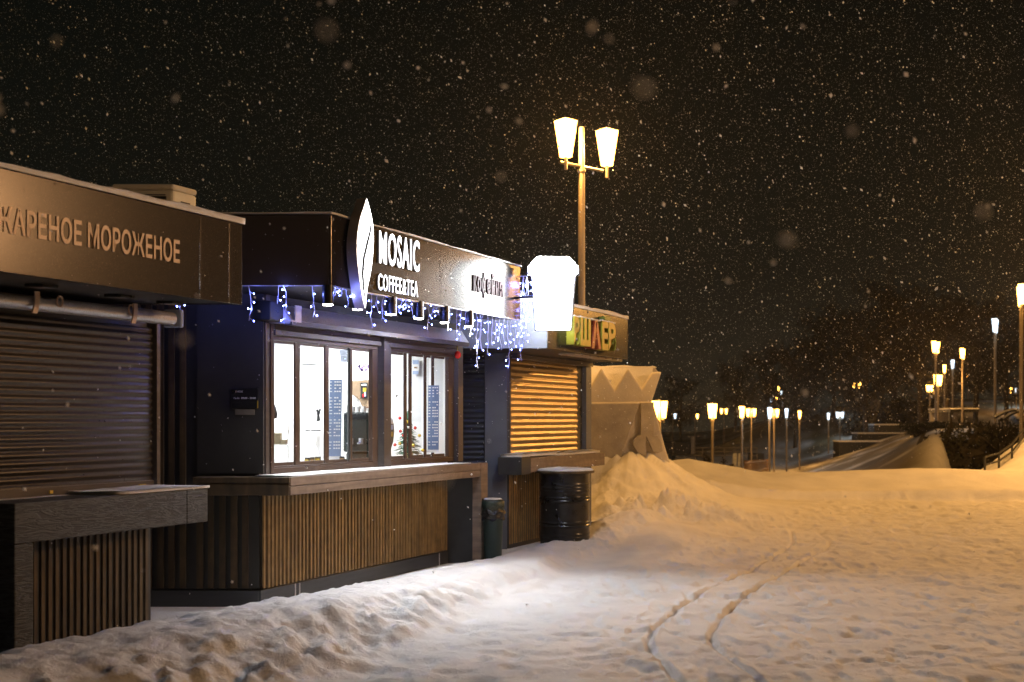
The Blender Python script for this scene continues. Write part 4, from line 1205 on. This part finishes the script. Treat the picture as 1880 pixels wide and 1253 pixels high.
# litter bin
bn = thing("litter_bin", (-.22, 11.62, 0), "slim dark green litter bin with a black bag beside the counter leg", "litter bin")
def litter():
    c = (-.205, 11.72, -.03)
    m = MB(); m.lathe([(.088, 0), (.092, .015), (.112, .60), (.116, .605), (.116, .63)], c, 24); m.build("body", M["bin"], bn, smooth=True)
    m = MB(); pr = []
    n = 40
    for k in range(n):
        a = 2 * math.pi * k / n
    m.lathe([(.113, .50), (.128, .51), (.121, .545), (.134, .57), (.120, .60), (.117, .61)], c, 40)
    m.v = [(c[0] + (x - c[0]) * (1 + .06 * math.sin(7 * math.atan2(y - c[1], x - c[0]) + z * 60)), c[1] + (y - c[1]) * (1 + .05 * math.sin(9 * math.atan2(y - c[1], x - c[0]))), z + .016 * math.sin(5 * math.atan2(y - c[1], x - c[0]))) for x, y, z in m.v]
    m.build("bag", M["bag"], bn, smooth=True)
    m = MB(); m.lathe([(.122, .63), (.126, .636), (.126, .69), (.118, .70), (.10, .715), (.02, .72)], c, 24); m.build("lid", M["bin"], bn, smooth=True)
    m = MB(); m.lathe([(.10, .7155), (.09, .727), (.02, .733), (.003, .733)], c, 20); m.build("snow_cap", M["snowcap"], bn, smooth=True)
    m = MB(); m.tube([(c[0] - .10, c[1] - .03, .66), (c[0] - .135, c[1] - .02, .75), (c[0] - .12, c[1], .85)], .006, 6); m.build("hook_strap", M["black"], bn)
litter()

# ------------------------------------------------------------------ concrete sculpture
sc_ = thing("concrete_sculpture", (2.0, 19.2, 0.3), "pale concrete sculpture with zigzag crown half buried in drifted snow", "sculpture")
def sculpture():
    Y = 19.0
    def pt(px, py, d=0): 
        x, _, z = P(px, Y, py); return (x, z)
    fn = lambda a, z, t: (a, Y + .5 - t, z)
    def slab(name, pix, t0, t1, m_, bevel=.03):
        poly = [pt(*p) for p in pix]; poly.reverse()
        m = MB(); m.prism(poly, lambda a, z, t: (a, Y - t0 - t, z), t1 - t0); return m.build(name, m_, sc_, bevel=bevel, seg=3)
    # back block, full height
    slab("back_block", [(1010, 673), (1208, 674), (1216, 684), (1197, 738), (1216, 800), (1226, 860), (1226, 960), (1010, 960)], -1.15, -.36, M["concrete"])
    # zigzag crown in front
    slab("crown", [(1030, 680), (1052, 680), (1081, 716), (1104, 676), (1128, 717), (1153, 677), (1178, 714), (1197, 684), (1214, 683), (1196, 738), (1196, 760), (1030, 760)], -.08, .06, M["concrete"])
    w0 = MB(); xa = pt(1020, 0)[0]; xb = pt(1203, 0)[0]; zt = pt(0, 674)[1]; zb = pt(0, 726)[1]
    w0.hexa([(xa, Y + .02, zb), (xb - .08, Y + .02, zb), (xb - .08, Y + .40, zb), (xa, Y + .40, zb), (xa, Y + .31, zt), (xb, Y + .31, zt), (xb, Y + .40, zt), (xa, Y + .40, zt)])
    w0.build("notch_snow", M["snowcap"], sc_)
    # lower body, widening downwards
    slab("lower_body", [(1030, 740), (1197, 738), (1206, 768), (1217, 812), (1232, 860), (1240, 960), (1030, 960)], -.32, .10, M["concrete"])
    slab("side_relief", [(1030, 742), (1172, 741), (1145, 818), (1128, 880), (1030, 960)], .06, .22, M["concretedark"], .015)
    # stem with two leaf lobes
    slab("stem_relief", [(1174, 740), (1198, 739), (1198, 800), (1204, 800), (1212, 812), (1214, 828), (1204, 832), (1196, 828), (1186, 806), (1184, 802), (1183, 838), (1168, 830), (1160, 818), (1162, 806), (1168, 800), (1174, 799)], .06, .20, M["concretedark"], .015)
    s = MB()
    z = P(0, Y, 673.5)[2]
    xs = np.linspace(pt(1010, 0)[0], pt(1211, 0)[0], 30)
    for i in range(29):
        h0 = .02 + .03 * float(vnoise(xs[i] * 5, 1.0, 4)); h1 = .02 + .03 * float(vnoise(xs[i + 1] * 5, 1.0, 4))
        if i == 28: h1 = .006
        s.hexa([(xs[i], Y + .33, z), (xs[i + 1], Y + .33, z), (xs[i + 1], Y + 1.1, z), (xs[i], Y + 1.1, z), (xs[i], Y + .35, z + h0), (xs[i + 1], Y + .35, z + h1), (xs[i + 1], Y + 1.08, z + h1), (xs[i], Y + 1.08, z + h0)])
    s.build("snow_cap", M["snowcap"], sc_)
sculpture()

# ------------------------------------------------------------------ street lamps
def lantern(mb_, c, h, wt, wb, rot):
    v = []
    for z, w_ in ((0, wb), (h, wt)):
        for k in range(4):
            a = rot + math.pi / 4 + k * math.pi / 2
            v.append((c[0] + w_ * .7071 * math.cos(a), c[1] + w_ * .7071 * math.sin(a), c[2] + z))
    mb_.add(v, [(3, 2, 1, 0), (4, 5, 6, 7), (0, 1, 5, 4), (1, 2, 6, 5), (2, 3, 7, 6), (3, 0, 4, 7)])
def street_lamp(x, y, zg, zl, rot, em, label, arm=.78, h=.62, wt=.37, wb=.19, sides=(-1, 1), group="street lamps along the promenade", r=.055, over=.08, watts=1050, off=(0, 0, 0), tint=None):
    """zl: height of the lantern's bottom; two inverted lanterns on a cross arm"""
    t = thing("street_lamp", (x, y, zg), label, "street lamp", group)
    d = Vector((math.cos(rot), math.sin(rot), 0))
    m = MB(); m.tube([(x, y, zg - .3), (x, y, zg + .9), (x, y, zl - .25), (x, y, zl - .2), (x, y, zl + h + over)], [r * 1.25, r * 1.1, r, r * .92, r * .8], 12)
    m.tube([(x, y, zl - .17), (x, y, zl - .13)], r * 1.25, 12)
    m.build("pole", M["pole"], t, smooth=True)
    m = MB()
    for s in sides: m.tube([(x, y, zl - .08), Vector((x, y, zl - .08)) + d * (arm + .02) * s], .026, 8)
    m.build("arm", M["pole"], t, smooth=True)
    for s in sides:
        c = Vector((x, y, zl)) + d * arm * s + Vector(off)
        m = MB(); lantern(m, c, h, wt, wb, rot); lo = m.build("lantern", M[em], t)
        if watts <= 0: li = None
        else: li = bpy.data.lights.new("lamp_bulb", 'POINT')
        if li:
            li.energy = watts * 2 / len(sides) * (1.0 if em == "e_orange" else .45); li.shadow_soft_size = .05
            li.color = tint or (SODIUM if em == "e_orange" else COLDWHITE)
            bo = bpy.data.objects.new("lamp_bulb", li); COL.objects.link(bo); bo.parent = lo; bo.location = c + Vector((0, 0, h * .55)) - Vector(t.location)
        m = MB(); lantern(m, c + Vector((0, 0, h + .002)), .015, wt * 1.02, wt * 1.02, rot); m.build("cap", M["pole"], lo)
        m = MB(); m.tube([c + Vector((0, 0, -.004)), c + Vector((0, 0, -.20))], .028, 8); m.build("socket", M["pole"], lo, smooth=True)
    return t
# the tall double lamp behind the third kiosk
street_lamp(1.15, 18.0, 0.1, 5.80, math.radians(40), "e_orange", "tall double headed orange street lamp rising behind the kiosk roofs", arm=.47, h=.59, wt=.27, wb=.14, over=-.02, off=(.085, 0, 0))
# lamps of the same row that stand beside and behind the camera
street_lamp(13.2, 23.5, 0.3, 5.2, math.radians(70), "e_orange", "double orange street lamp out at the right of the path, just beyond the picture edge", watts=2600)
street_lamp(14.0, 7.0, 0.0, 5.2, math.radians(60), "e_orange", "double warm street lamp out to the right of the path, level with the kiosks", watts=2900, tint=(1.0, 0.57, 0.27))

def lamp_at(px, ytop, ybot, Y, em, label, rot=75, arm=.42, dx=0, base_py=None, sides=(-1, 1)):
    zt = ZP(ytop, Y); zb = ZP(ybot, Y); x = (px + dx - 940) * Y / 2000.0
    h = zt - zb
    zg = gz(x, Y) if base_py is None else ZP(base_py, Y)
    street_lamp(x, Y, zg, zb, math.radians(rot), em, label, arm, h, h * .36, h * .19, sides, r=.062, over=.05, watts=520 if Y < 140 else 0)
L = lamp_at
L(1211, 737, 768, 43, "e_orange", "orange street lamp half hidden behind the concrete sculpture", 60)
L(1308, 742, 768, 53, "e_orange", "orange double lamp standing alone above the snow mound, nearest right of the sculpture", 68)
L(1276, 761, 769, 150, "e_orange", "tiny orange lamp far off between the sculpture and the first orange lamp", 30, sides=(1,))
L(1235, 760, 769, 150, "e_white", "tiny white lamp far off just right of the sculpture", 30, sides=(1,))
L(1329, 751, 760, 150, "e_orange", "pair of tiny orange lights on a thin far pole", 10, .35)
L(1362, 747, 767, 70, "e_orange", "orange lamp with a pole in front of the dark far slope, above the white panels", 72)
L(1379, 751, 765, 98, "e_orange", "wide double orange lamp just right of the one above the white panels", 25, .35)
L(1413, 749, 769, 70, "e_white", "bright white lamp beside an orange one at the foot of the far slope", 75)
L(1421, 752, 766, 98, "e_orange", "orange double lamp touching the bright white lamp on its left", 25, .35)
for px, a, em, lb in ((1430, 714, "e_orange", "topmost orange light of the small cluster up the far hill"), (1435, 722, "e_white", "white light just under the topmost of the hill cluster"), (1416, 735, "e_white", "leftmost white light of the hill cluster"), (1426, 734, "e_orange", "orange light in the middle of the hill cluster"), (1436, 741, "e_white", "lowest right white light of the hill cluster")):
    L(px, a - 4, a + 4, 178, em, lb, 80, .3, sides=(1,))
L(1444, 751, 767, 84, "e_white", "white lamp on a tall bare pole before the pale far slope", 75)
L(1468, 755, 769, 95, "e_orange", "orange lamp on a pole right of the white lamp before the pale slope", 75)
L(1521, 759, 771, 115, "e_white", "small white lamp left of the pale pillar on the hill", 75)
L(1542, 757, 768, 125, "e_white", "wide double white lamp right of the pale pillar on the hill", 5, .3)
L(1573, 703, 713, 140, "e_orange", "orange lamp with lights close together standing before the dark trees", 10, .38)
L(1718, 628, 648, 68, "e_orange", "orange lamp highest of the lamps on the hill above the snowy slope", 55)
L(1767, 641, 659, 74, "e_orange", "orange lamp on the hill right of the white one, over the shelter roof", 62)
L(1749, 662, 677, 90, "e_white", "white lamp among orange ones on the hill", 70)
L(1734, 671, 685, 98, "e_orange", "orange lamp directly left of the white hill lamp", 70)
L(1722, 689, 708, 74, "e_orange", "bright double orange lamp in the middle of the hill lamps", 45, .3)
L(1707, 708, 719, 110, "e_orange", "lowest orange lamp on the snowy slope with a long pole", 20, .25, base_py=815)
L(1777, 688, 696, 160, "e_orange", "tiny orange lamp far right of the hill lamps", 70, sides=(1,))
L(1827, 587, 611, 55, "e_white", "tall white lamp standing alone behind the dark hedge", 62)
L(1877, 525, 561, 38, "e_orange", "tall orange lamp cut by the right edge behind the handrail bank", 68, dx=-2)
L(1857, 713, 722, 130, "e_orange", "small orange lamp low at the right edge under the tall lamp", 70, sides=(1,))
L(1866, 713, 721, 135, "e_white", "small white lamp low at the right edge beside a small orange one", 70, sides=(1,))

# ------------------------------------------------------------------ far things on the promenade
def rail_fence(name, pts, h, rails, post, m_, label, cat="railing", group=None):
    t = thing(name, pts[0], label, cat, group)
    m = MB()
    for k in rails:
        m.tube([(p[0], p[1], p[2] + h * k) for p in pts], .022, 6)
    m.build("rail", m_, t)
    n = 0
    for i in range(len(pts) - 1):
        a, b = Vector(pts[i]), Vector(pts[i + 1]); c = max(1, int((b - a).length / post))
        for k in range(c + (i == len(pts) - 2)):
            q = a.lerp(b, k / c)
            mm = MB(); mm.tube([q + Vector((0, 0, -.3)), q + Vector((0, 0, h))], .024, 6); mm.build("post", m_, t)
    return t
# handrail on the right-hand bank
pts = []
for px, Y in ((1808, 23.4), (1834, 23.8), (1858, 24.2), (1884, 24.6), (1910, 25.0)):
    x = (px - 940) * Y / 2000.0; pts.append((x, Y, gz(x, Y) - .02))
rail_fence("handrail", pts, .34, (1.0, .5), .40, M["dark"], "thin dark metal handrail climbing the snowy bank at the right edge")
# long low railing along the far promenade
Yf = 110
pts = [(P(px, Yf, 0)[0], Yf, ZP(838, Yf)) for px in range(1270, 1400, 20)]
rail_fence("promenade_railing", pts, .85, (1.0, .55, .1), 3.0, M["pole"], "long pale railing along the far promenade below the slope")
# picket fence panel, orange lit
def picket():
    t = thing("picket_fence", P(1385, 78, 862), "orange lit slatted fence running away beside the lamp poles", "fence")
    m = MB()
    for k in range(16):
        f = k / 15; px = 1366 + 45 * f; Y = 66 + 34 * f
        x = P(px, Y, 0)[0]; z1 = ZP(846 - 3 * f, Y); z0 = z1 - 1.2
        m.box(x, x + .10, Y, Y + .05, z0, z1)
    m.build_each("picket", M["orange"], t)
    m = MB()
    for dz in (.15, .8):
        m.tube([(P(1366, 66, 0)[0], 66.06, ZP(846, 66) - dz), (P(1411, 100, 0)[0], 100.06, ZP(843, 100) - dz)], .04, 6)
    m.build("rail", M["orange"], t)
picket()
# white folded panels (A-board) beside the pole
t = thing("a_board", P(1354, 58, 866), "white folding A-board with dark patches beside the lamp pole", "sign board")
for a, b, c, d in ((1343, 1350, 1356, 1352), (1353, 1357, 1362, 1362)):
    Y = 58; m = MB()
    zt = ZP(833, Y); zb = ZP(875, Y)
    m.hexa([(P(a, Y, 0)[0], Y, zb), (P(b, Y, 0)[0], Y, zb), (P(b, Y, 0)[0], Y + .05, zb), (P(a, Y, 0)[0], Y + .05, zb), (P(d - 4, Y, 0)[0], Y + .3, zt), (P(c, Y, 0)[0], Y + .3, zt), (P(c, Y, 0)[0], Y + .35, zt), (P(d - 4, Y, 0)[0], Y + .35, zt)])
    m.build("panel", mat("patchy_panel", (.42, .42, .40), .6, 0, .7, (1.2, 1.2, 1.2)), t)
# dark low walls and boxes far away
def lowwall(px0, px1, py0, py1, Y, label, name="retaining_wall", mm="concretedark", depth=2.0, cap=True):
    x0, _, z1 = P(px0, Y, py0); x1, _, z0 = P(px1, Y, py1)
    t = thing(name, ((x0 + x1) / 2, Y, z0), label, "wall", "low walls by the promenade")
    m = MB(); m.box(x0, x1, Y, Y + depth, z0 - .6, z1); m.build("wall_body", M[mm], t, bevel=.04)
    if cap:
        m = MB(); m.box(x0 - .04, x1 + .04, Y - .05, Y + depth, z1 + .003, z1 + .12); m.build("snow_cap", M["snowcap"], t, bevel=.05)
lowwall(1215, 1268, 812, 826, 150, "dark low wall far off right of the sculpture", mm="dark", cap=False)
lowwall(1240, 1278, 838, 852, 80, "dark low wall just above the snow mound crest", mm="dark", cap=False)
lowwall(1605, 1720, 781, 800, 116, "dark retaining wall with snow on top at the head of the slope", mm="dark")
lowwall(1575, 1660, 797, 812, 108, "stepped dark retaining wall below the higher one on the slope", mm="dark")
lowwall(1541, 1625, 812, 830, 100, "lowest dark retaining wall step at the left of the slope", mm="dark")
lowwall(1380, 1403, 833, 838, 120, "dark low ledge behind the slatted fence", mm="dark", cap=False)
# pale pillars / signs on the hill
for px0, px1, py0, py1, Y, lb, nm in ((1526, 1533, 745, 776, 140, "pale pinkish pillar standing on the hill between white lamps", "pillar"), (1600, 1616, 733, 756, 135, "blank brownish sign board on the hill before the dark trees", "notice_board"), (1269, 1277, 801, 814, 150, "small orange lit bollard on the far snow", "bollard")):
    x0, _, z1 = P(px0, Y, py0); x1, _, z0 = P(px1, Y, py1)
    t = thing(nm, ((x0 + x1) / 2, Y, z0), lb, nm.replace("_", " "))
    m = MB(); m.box(x0, x1, Y, Y + .4, z0 if nm == "notice_board" else z0 - 1.5, z1); m.build("body" if nm != "notice_board" else "board", M["concrete"], t, bevel=.05)
    if nm == "notice_board":
        for x in (x0 + .15, x1 - .15):
            m = MB(); m.tube([(x, Y + .2, z0 - 3), (x, Y + .2, z0)], .05, 6); m.build("post", M["dark"], t)
# shelter roof and curved pergola on the right
t = thing("shelter", P(1770, 75, 790), "low dark flat roofed shelter behind the hedge", "shelter")
x0, _, z1 = P(1745, 75, 752); x1 = P(1797, 75, 0)[0]
m = MB(); m.box(x0, x1, 75, 79, z1 - .2, z1); m.build("roof", M["dark"], t)
m = MB(); m.box(x0 - .03, x1 + .03, 74.95, 79, z1 + .003, z1 + .08); m.build("snow_cap", M["snowcap"], t, bevel=.03)
for x in (x0 + .1, (x0 + x1) / 2, x1 - .1):
    m = MB(); m.box(x - .08, x + .08, 75.2, 75.4, gz(x, 75.3) - .3, z1 - .2); m.build("post", M["dark"], t)
m = MB(); m.box(x0, x1, 78.6, 78.8, gz(x1, 78) - .3, z1 - .2); m.build("back_wall", M["concretedark"], t)
t = thing("pergola", P(1855, 46, 790), "curved metal pergola ribs with snow on their tops at the right edge", "pergola")
for i, (pa, pb, ya, yb) in enumerate(((1826, 1866, 768, 754), (1840, 1880, 772, 755), (1868, 1900, 772, 758))):
    Y = 46 + i
    pts = [P(pa + (pb - pa) * f, Y, ya + (yb - ya) * math.sin(f * math.pi / 2)) for f in np.linspace(0, 1, 9)]
    m = MB(); m.tube(pts, .05, 8); rb = m.build("rib", M["dark"], t, smooth=True)
    m = MB(); m.tube([(p[0], p[1], p[2] + .06) for p in pts], .045, 8); m.build("snow_line", M["snowcap"], rb, smooth=True)
    for f in (0.1, .25):
        p = P(pa + (pb - pa) * f + 4, Y, ya + 2); m = MB(); m.tube([p, (p[0] + .05, p[1], p[2] - .95)], .04, 6); m.build("post", M["dark"], rb)

# bushes, hedge and trees
def leaf_cloud(n, cen, rad, size, seed, flat=1.0, shape="ball"):
    r = np.random.default_rng(seed)
    mb = MB()
    ncl = max(5, n // 60)
    cl = []
    while len(cl) < ncl:
        p = r.uniform(-1, 1, 3)
        if shape == "box" or p @ p < 1: cl.append(p)
    cl = np.array(cl)
    for i in range(n):
        c = cl[r.integers(ncl)] + r.normal(0, .16, 3)
        p = np.array(cen) + c * np.array(rad)
        a = r.normal(size=3); a /= np.linalg.norm(a); b = np.cross(a, r.normal(size=3)); b /= np.linalg.norm(b)
        s = size * r.uniform(.5, 1.3)
        mb.add([p - a * s, p + b * s * .35, p + a * s, p - b * s * .35], [(0, 1, 2, 3)])
    return mb
hd = thing("hedge", P(1800, 40, 850), "dark bare clipped hedge behind the orange lit bank at the right", "hedge")
m = leaf_cloud(15000, (21.0, 43.5, -.25), (3.6, 1.2, 1.35), .10, 5, shape="box"); m.build("foliage", M["hedge"], hd)
m = leaf_cloud(1500, (21.0, 43.5, -1.0), (3.3, 1.0, 1.8), .5, 6, shape="box"); m.build("stems", M["twig"], hd)
hd = thing("hedge", P(1718, 62, 795), "low dark hedge at the top of the snowy slope under the hill lamps", "hedge")
cx, cy, cz = P(1722, 66, 787); m = leaf_cloud(3500, (cx, cy, cz), (1.7, 1.0, .32), .13, 7, shape="box"); m.build("foliage", M["hedge"], hd)
m = leaf_cloud(500, (cx, cy, cz - .2), (1.5, .8, .3), .4, 8, shape="box"); m.build("stems", M["twig"], hd)
for px, py, Y, rr, lb in ((1297, 846, 62, .30, "round dark bush just above the snow mound left of the lamp pole"), (1334, 866, 40, .35, "dark scrubby bush at the mound crest beside the A-board"), (1575, 775, 128, 2.2, "brown bare bush on the hill left of the retaining walls"), (1640, 765, 125, 2.5, "large bare bush on the hill above the retaining walls"), (1690, 762, 120, 2.0, "bare bush under the lowest hill lamps")):
    t = thing("bush", P(px, Y, py + 8), lb, "bush", "bare bushes on the far snow")
    cx, cy, cz = P(px, Y, py)
    m = leaf_cloud(900, (cx, cy, cz), (rr, rr, rr * (1.2 if rr < 1 else .8)), rr * .16, int(px)); m.build("twigs", M["twig"], t)
    m = MB()
    for k in range(5): m.tube([(cx + .1 * rr * (k - 2), cy, cz - rr * 1.3), (cx + .3 * rr * (k - 2), cy, cz + rr * .3)], rr * .03, 5)
    m.build("stems", M["bark"], t)
def make_tree(seed, H, R):
    r = random.Random(seed)
    tr = MB(); tr.tube([(0, 0, -.5), (r.uniform(-.2, .2), 0, H * .35), (r.uniform(-.4, .4), 0, H * .75), (0, 0, H * .95)], [H * .022, H * .018, H * .01, .03], 8)
    cr = MB()
    for k in range(46):
        h = r.uniform(.22, .9) * H; a = r.uniform(0, 2 * math.pi); l = R * r.uniform(.5, 1.05) * (1.15 - .8 * abs(h / H - .45))
        p0 = Vector((0, 0, h)); p1 = p0 + Vector((math.cos(a) * l * .55, math.sin(a) * l * .55, l * .30)); p2 = p0 + Vector((math.cos(a) * l, math.sin(a) * l, l * .65 + r.uniform(-.3, .5)))
        tr.tube([p0, p1, p2], [H * .007, H * .004, .02], 5, caps=False)
        for j in range(62):
            f = r.uniform(.3, 1.1); c = p0.lerp(p2, f) + Vector((r.gauss(0, .13), r.gauss(0, .13), r.gauss(0, .11))) * R
            d = Vector((r.gauss(0, 1), r.gauss(0, 1), r.gauss(.6, 1))).normalized(); s = Vector((r.gauss(0, 1), r.gauss(0, 1), r.gauss(0, 1))).normalized()
            L_ = r.uniform(.2, .55) * H / 12
            cr.add([c - d * L_, c + s * L_ * .16, c + d * L_, c - s * L_ * .16], [(0, 1, 2, 3)])
    return tr, cr
protos = []
tree_specs = [(1460, 128, 0, 1.0, "bare dark tree at the left end of the far tree line"), (1492, 160, 1, .9, "bare dark tree behind the orange hill lamp, second in the tree line"), (1530, 140, 2, 1.1, "dark tree above the pale pillar on the hill"), (1590, 120, 0, 1.05, "dark tree behind the blank sign board"), (1640, 132, 1, 1.35, "tallest dark tree in the middle of the tree line"), (1690, 118, 2, 1.1, "dark tree left of the highest hill lamp"), (1738, 112, 0, 1.0, "dark tree behind the crowd of hill lamps"), (1790, 122, 1, 1.15, "dark tree between the hill lamps and the tall white lamp"), (1848, 115, 2, 1.0, "dark tree between the white and orange lamps at the right edge"), (1250, 230, 0, 1.1, "faint far tree right of the sculpture"), (1350, 240, 1, 1.2, "faint far tree above the small orange lamps"), (1405, 210, 2, 1.1, "faint far tree left of the hill light cluster")]
for s_, H, R in ((1, 12, 4.2), (2, 12, 3.8), (3, 12, 4.6)):
    a, b = make_tree(s_, H, R); protos.append((a, b))
done = {}
for px, Y, k, s, lb in tree_specs:
    x = P(px, Y, 0)[0]
    t = thing("bare_tree", (x, Y, gz(x, Y) - .2), lb, "tree", "dark trees on the far hill")
    t.scale = (s, s, s); t.rotation_euler = (0, 0, px)
    if k not in done:
        o1 = protos[k][0].build("trunk", M["bark"]); o2 = protos[k][1].build("crown", M["twig"]); done[k] = (o1, o2)
    else:
        o1 = done[k][0].copy(); o2 = done[k][1].copy(); COL.objects.link(o1); COL.objects.link(o2)
    o1.parent = t; o2.parent = t

# ------------------------------------------------------------------ falling snow
def falling_snow():
    n = 60000
    r = np.random.default_rng(23)
    # uniform in the air over the square, wider than the view so that a side step still finds it
    Y = (r.random(n) * (34 ** 3 - .7 ** 3) + .7 ** 3) ** (1 / 3)
    X = (r.random(n) - .5) * 1.16 * Y + .0 * Y
    Z = EYE + (r.random(n) * .86 - .27) * Y
    q = X - .51 * Y + 6.675
    keep = (Z > .12) & (Z < 14)
    inside = (q < .97) & (Y < 14.9) & (Z < 3.2) & (Y > 3.5)
    under = (q > -.0) & (q < .97) & (Z < 2.3)
    keep &= ~(inside & ~((q > .42) & (Z < 2.3)))
    keep &= (Z > 1.45) | (q < 1.0) | (r.random(n) < .10)
    X, Y, Z = X[keep], Y[keep], Z[keep]; n = len(X)
    s = np.exp(r.normal(math.log(.0048), .42, n))
    s = np.minimum(s, .0095)
    near = Y < 4
    s[(Y < 16) & (Y > 8)] *= 1.25
    s[near] *= .7
    d = np.stack([r.normal(.45, .35, n), r.normal(0, .35, n), r.normal(-1, .3, n)], -1); d /= np.linalg.norm(d, axis=1, keepdims=True)
    a = np.cross(d, r.normal(size=(n, 3))); a /= np.linalg.norm(a, axis=1, keepdims=True); b = np.cross(d, a)
    c = np.stack([X, Y, Z], -1)
    # a few flakes right in front of the lens, thrown far out of focus
    k = 26; Yn = r.uniform(.75, 2.6, k)
    c = np.concatenate([c, np.stack([(r.random(k) - .5) * 1.0 * Yn, Yn, EYE + (r.random(k) * .42 + .01) * Yn], -1)])
    s = np.concatenate([s, r.uniform(.0035, .0065, k)]); dn = r.normal(size=(k, 3)); dn /= np.linalg.norm(dn, axis=1, keepdims=True)
    an = np.cross(dn, r.normal(size=(k, 3))); an /= np.linalg.norm(an, axis=1, keepdims=True)
    d = np.concatenate([d, dn]); a = np.concatenate([a, an]); b = np.concatenate([b, np.cross(dn, an)]); n += k; S1 = s[:, None]
    el = r.uniform(1.0, 1.9, n)[:, None]; S1 = s[:, None]
    v = np.stack([c - d * S1 * el, c + a * S1, c + b * S1, c - a * S1, c - b * S1, c + d * S1 * el], 1).reshape(-1, 3)
    base = np.array([(0, 1, 2), (0, 2, 3), (0, 3, 4), (0, 4, 1), (5, 2, 1), (5, 3, 2), (5, 4, 3), (5, 1, 4)])
    f = (base[None] + 6 * np.arange(n)[:, None, None]).reshape(-1, 3)
    # fine powder between the flakes: shows only close to the lamps
    k = 220000
    Yp = (r.random(k) * (30 ** 3 - 6 ** 3) + 6 ** 3) ** (1 / 3); Xp = (r.random(k) - .5) * 1.1 * Yp; Zp = EYE + (r.random(k) * .70 - .06) * Yp
    qp = Xp - .51 * Yp + 6.675; kp = ~((qp < 1.0) & (Yp < 15.3) & (Zp < 3.25)) & (Zp > 1.2)
    cp = np.stack([Xp, Yp, Zp], -1)[kp]; k = len(cp)
    sp = np.exp(r.normal(math.log(.0027), .3, k))[:, None, None]
    tet = np.array([(1, 1, 1), (1, -1, -1), (-1, 1, -1), (-1, -1, 1)], float)
    ro = r.normal(size=(k, 3, 3))
    vp = (cp[:, None, :] + sp * .62 * np.einsum('ij,kjl->kil', tet, ro / np.linalg.norm(ro, axis=2, keepdims=True))).reshape(-1, 3)
    fp = (np.array([(0, 1, 2), (0, 3, 1), (0, 2, 3), (1, 3, 2)])[None] + 4 * np.arange(k)[:, None, None]).reshape(-1, 3) + len(v)
    v = np.concatenate([v, vp]); f = np.concatenate([f, fp])
    me = bpy.data.meshes.new("falling_snow")
    me.vertices.add(len(v)); me.vertices.foreach_set("co", v.ravel())
    me.loops.add(f.size); me.loops.foreach_set("vertex_index", f.ravel().astype(np.int32))
    me.polygons.add(len(f)); me.polygons.foreach_set("loop_start", np.arange(0, f.size, 3, dtype=np.int32))
    me.materials.append(M["flake"]); me.update(calc_edges=True)
    o = bpy.data.objects.new("falling_snow", me); COL.objects.link(o)
    struct(o, "stuff"); o["label"] = "white snowflakes drifting down through the night air"; o["category"] = "snowfall"
falling_snow()

# ------------------------------------------------------------------ snowy night air
hm = bpy.data.materials.new("haze"); hm.use_nodes = True
t = hm.node_tree; t.nodes.clear()
o_ = t.nodes.new("ShaderNodeOutputMaterial"); v_ = t.nodes.new("ShaderNodeVolumePrincipled")
v_.inputs["Density"].default_value = 0.00022
v_.inputs["Color"].default_value = (.92, .92, .92, 1)
v_.inputs["Anisotropy"].default_value = 0.7
t.links.new(v_.outputs[0], o_.inputs[1])
m = MB(); m.box(-270, 270, -70, 430, -7.5, 26); struct(m.build("haze", hm), "stuff")
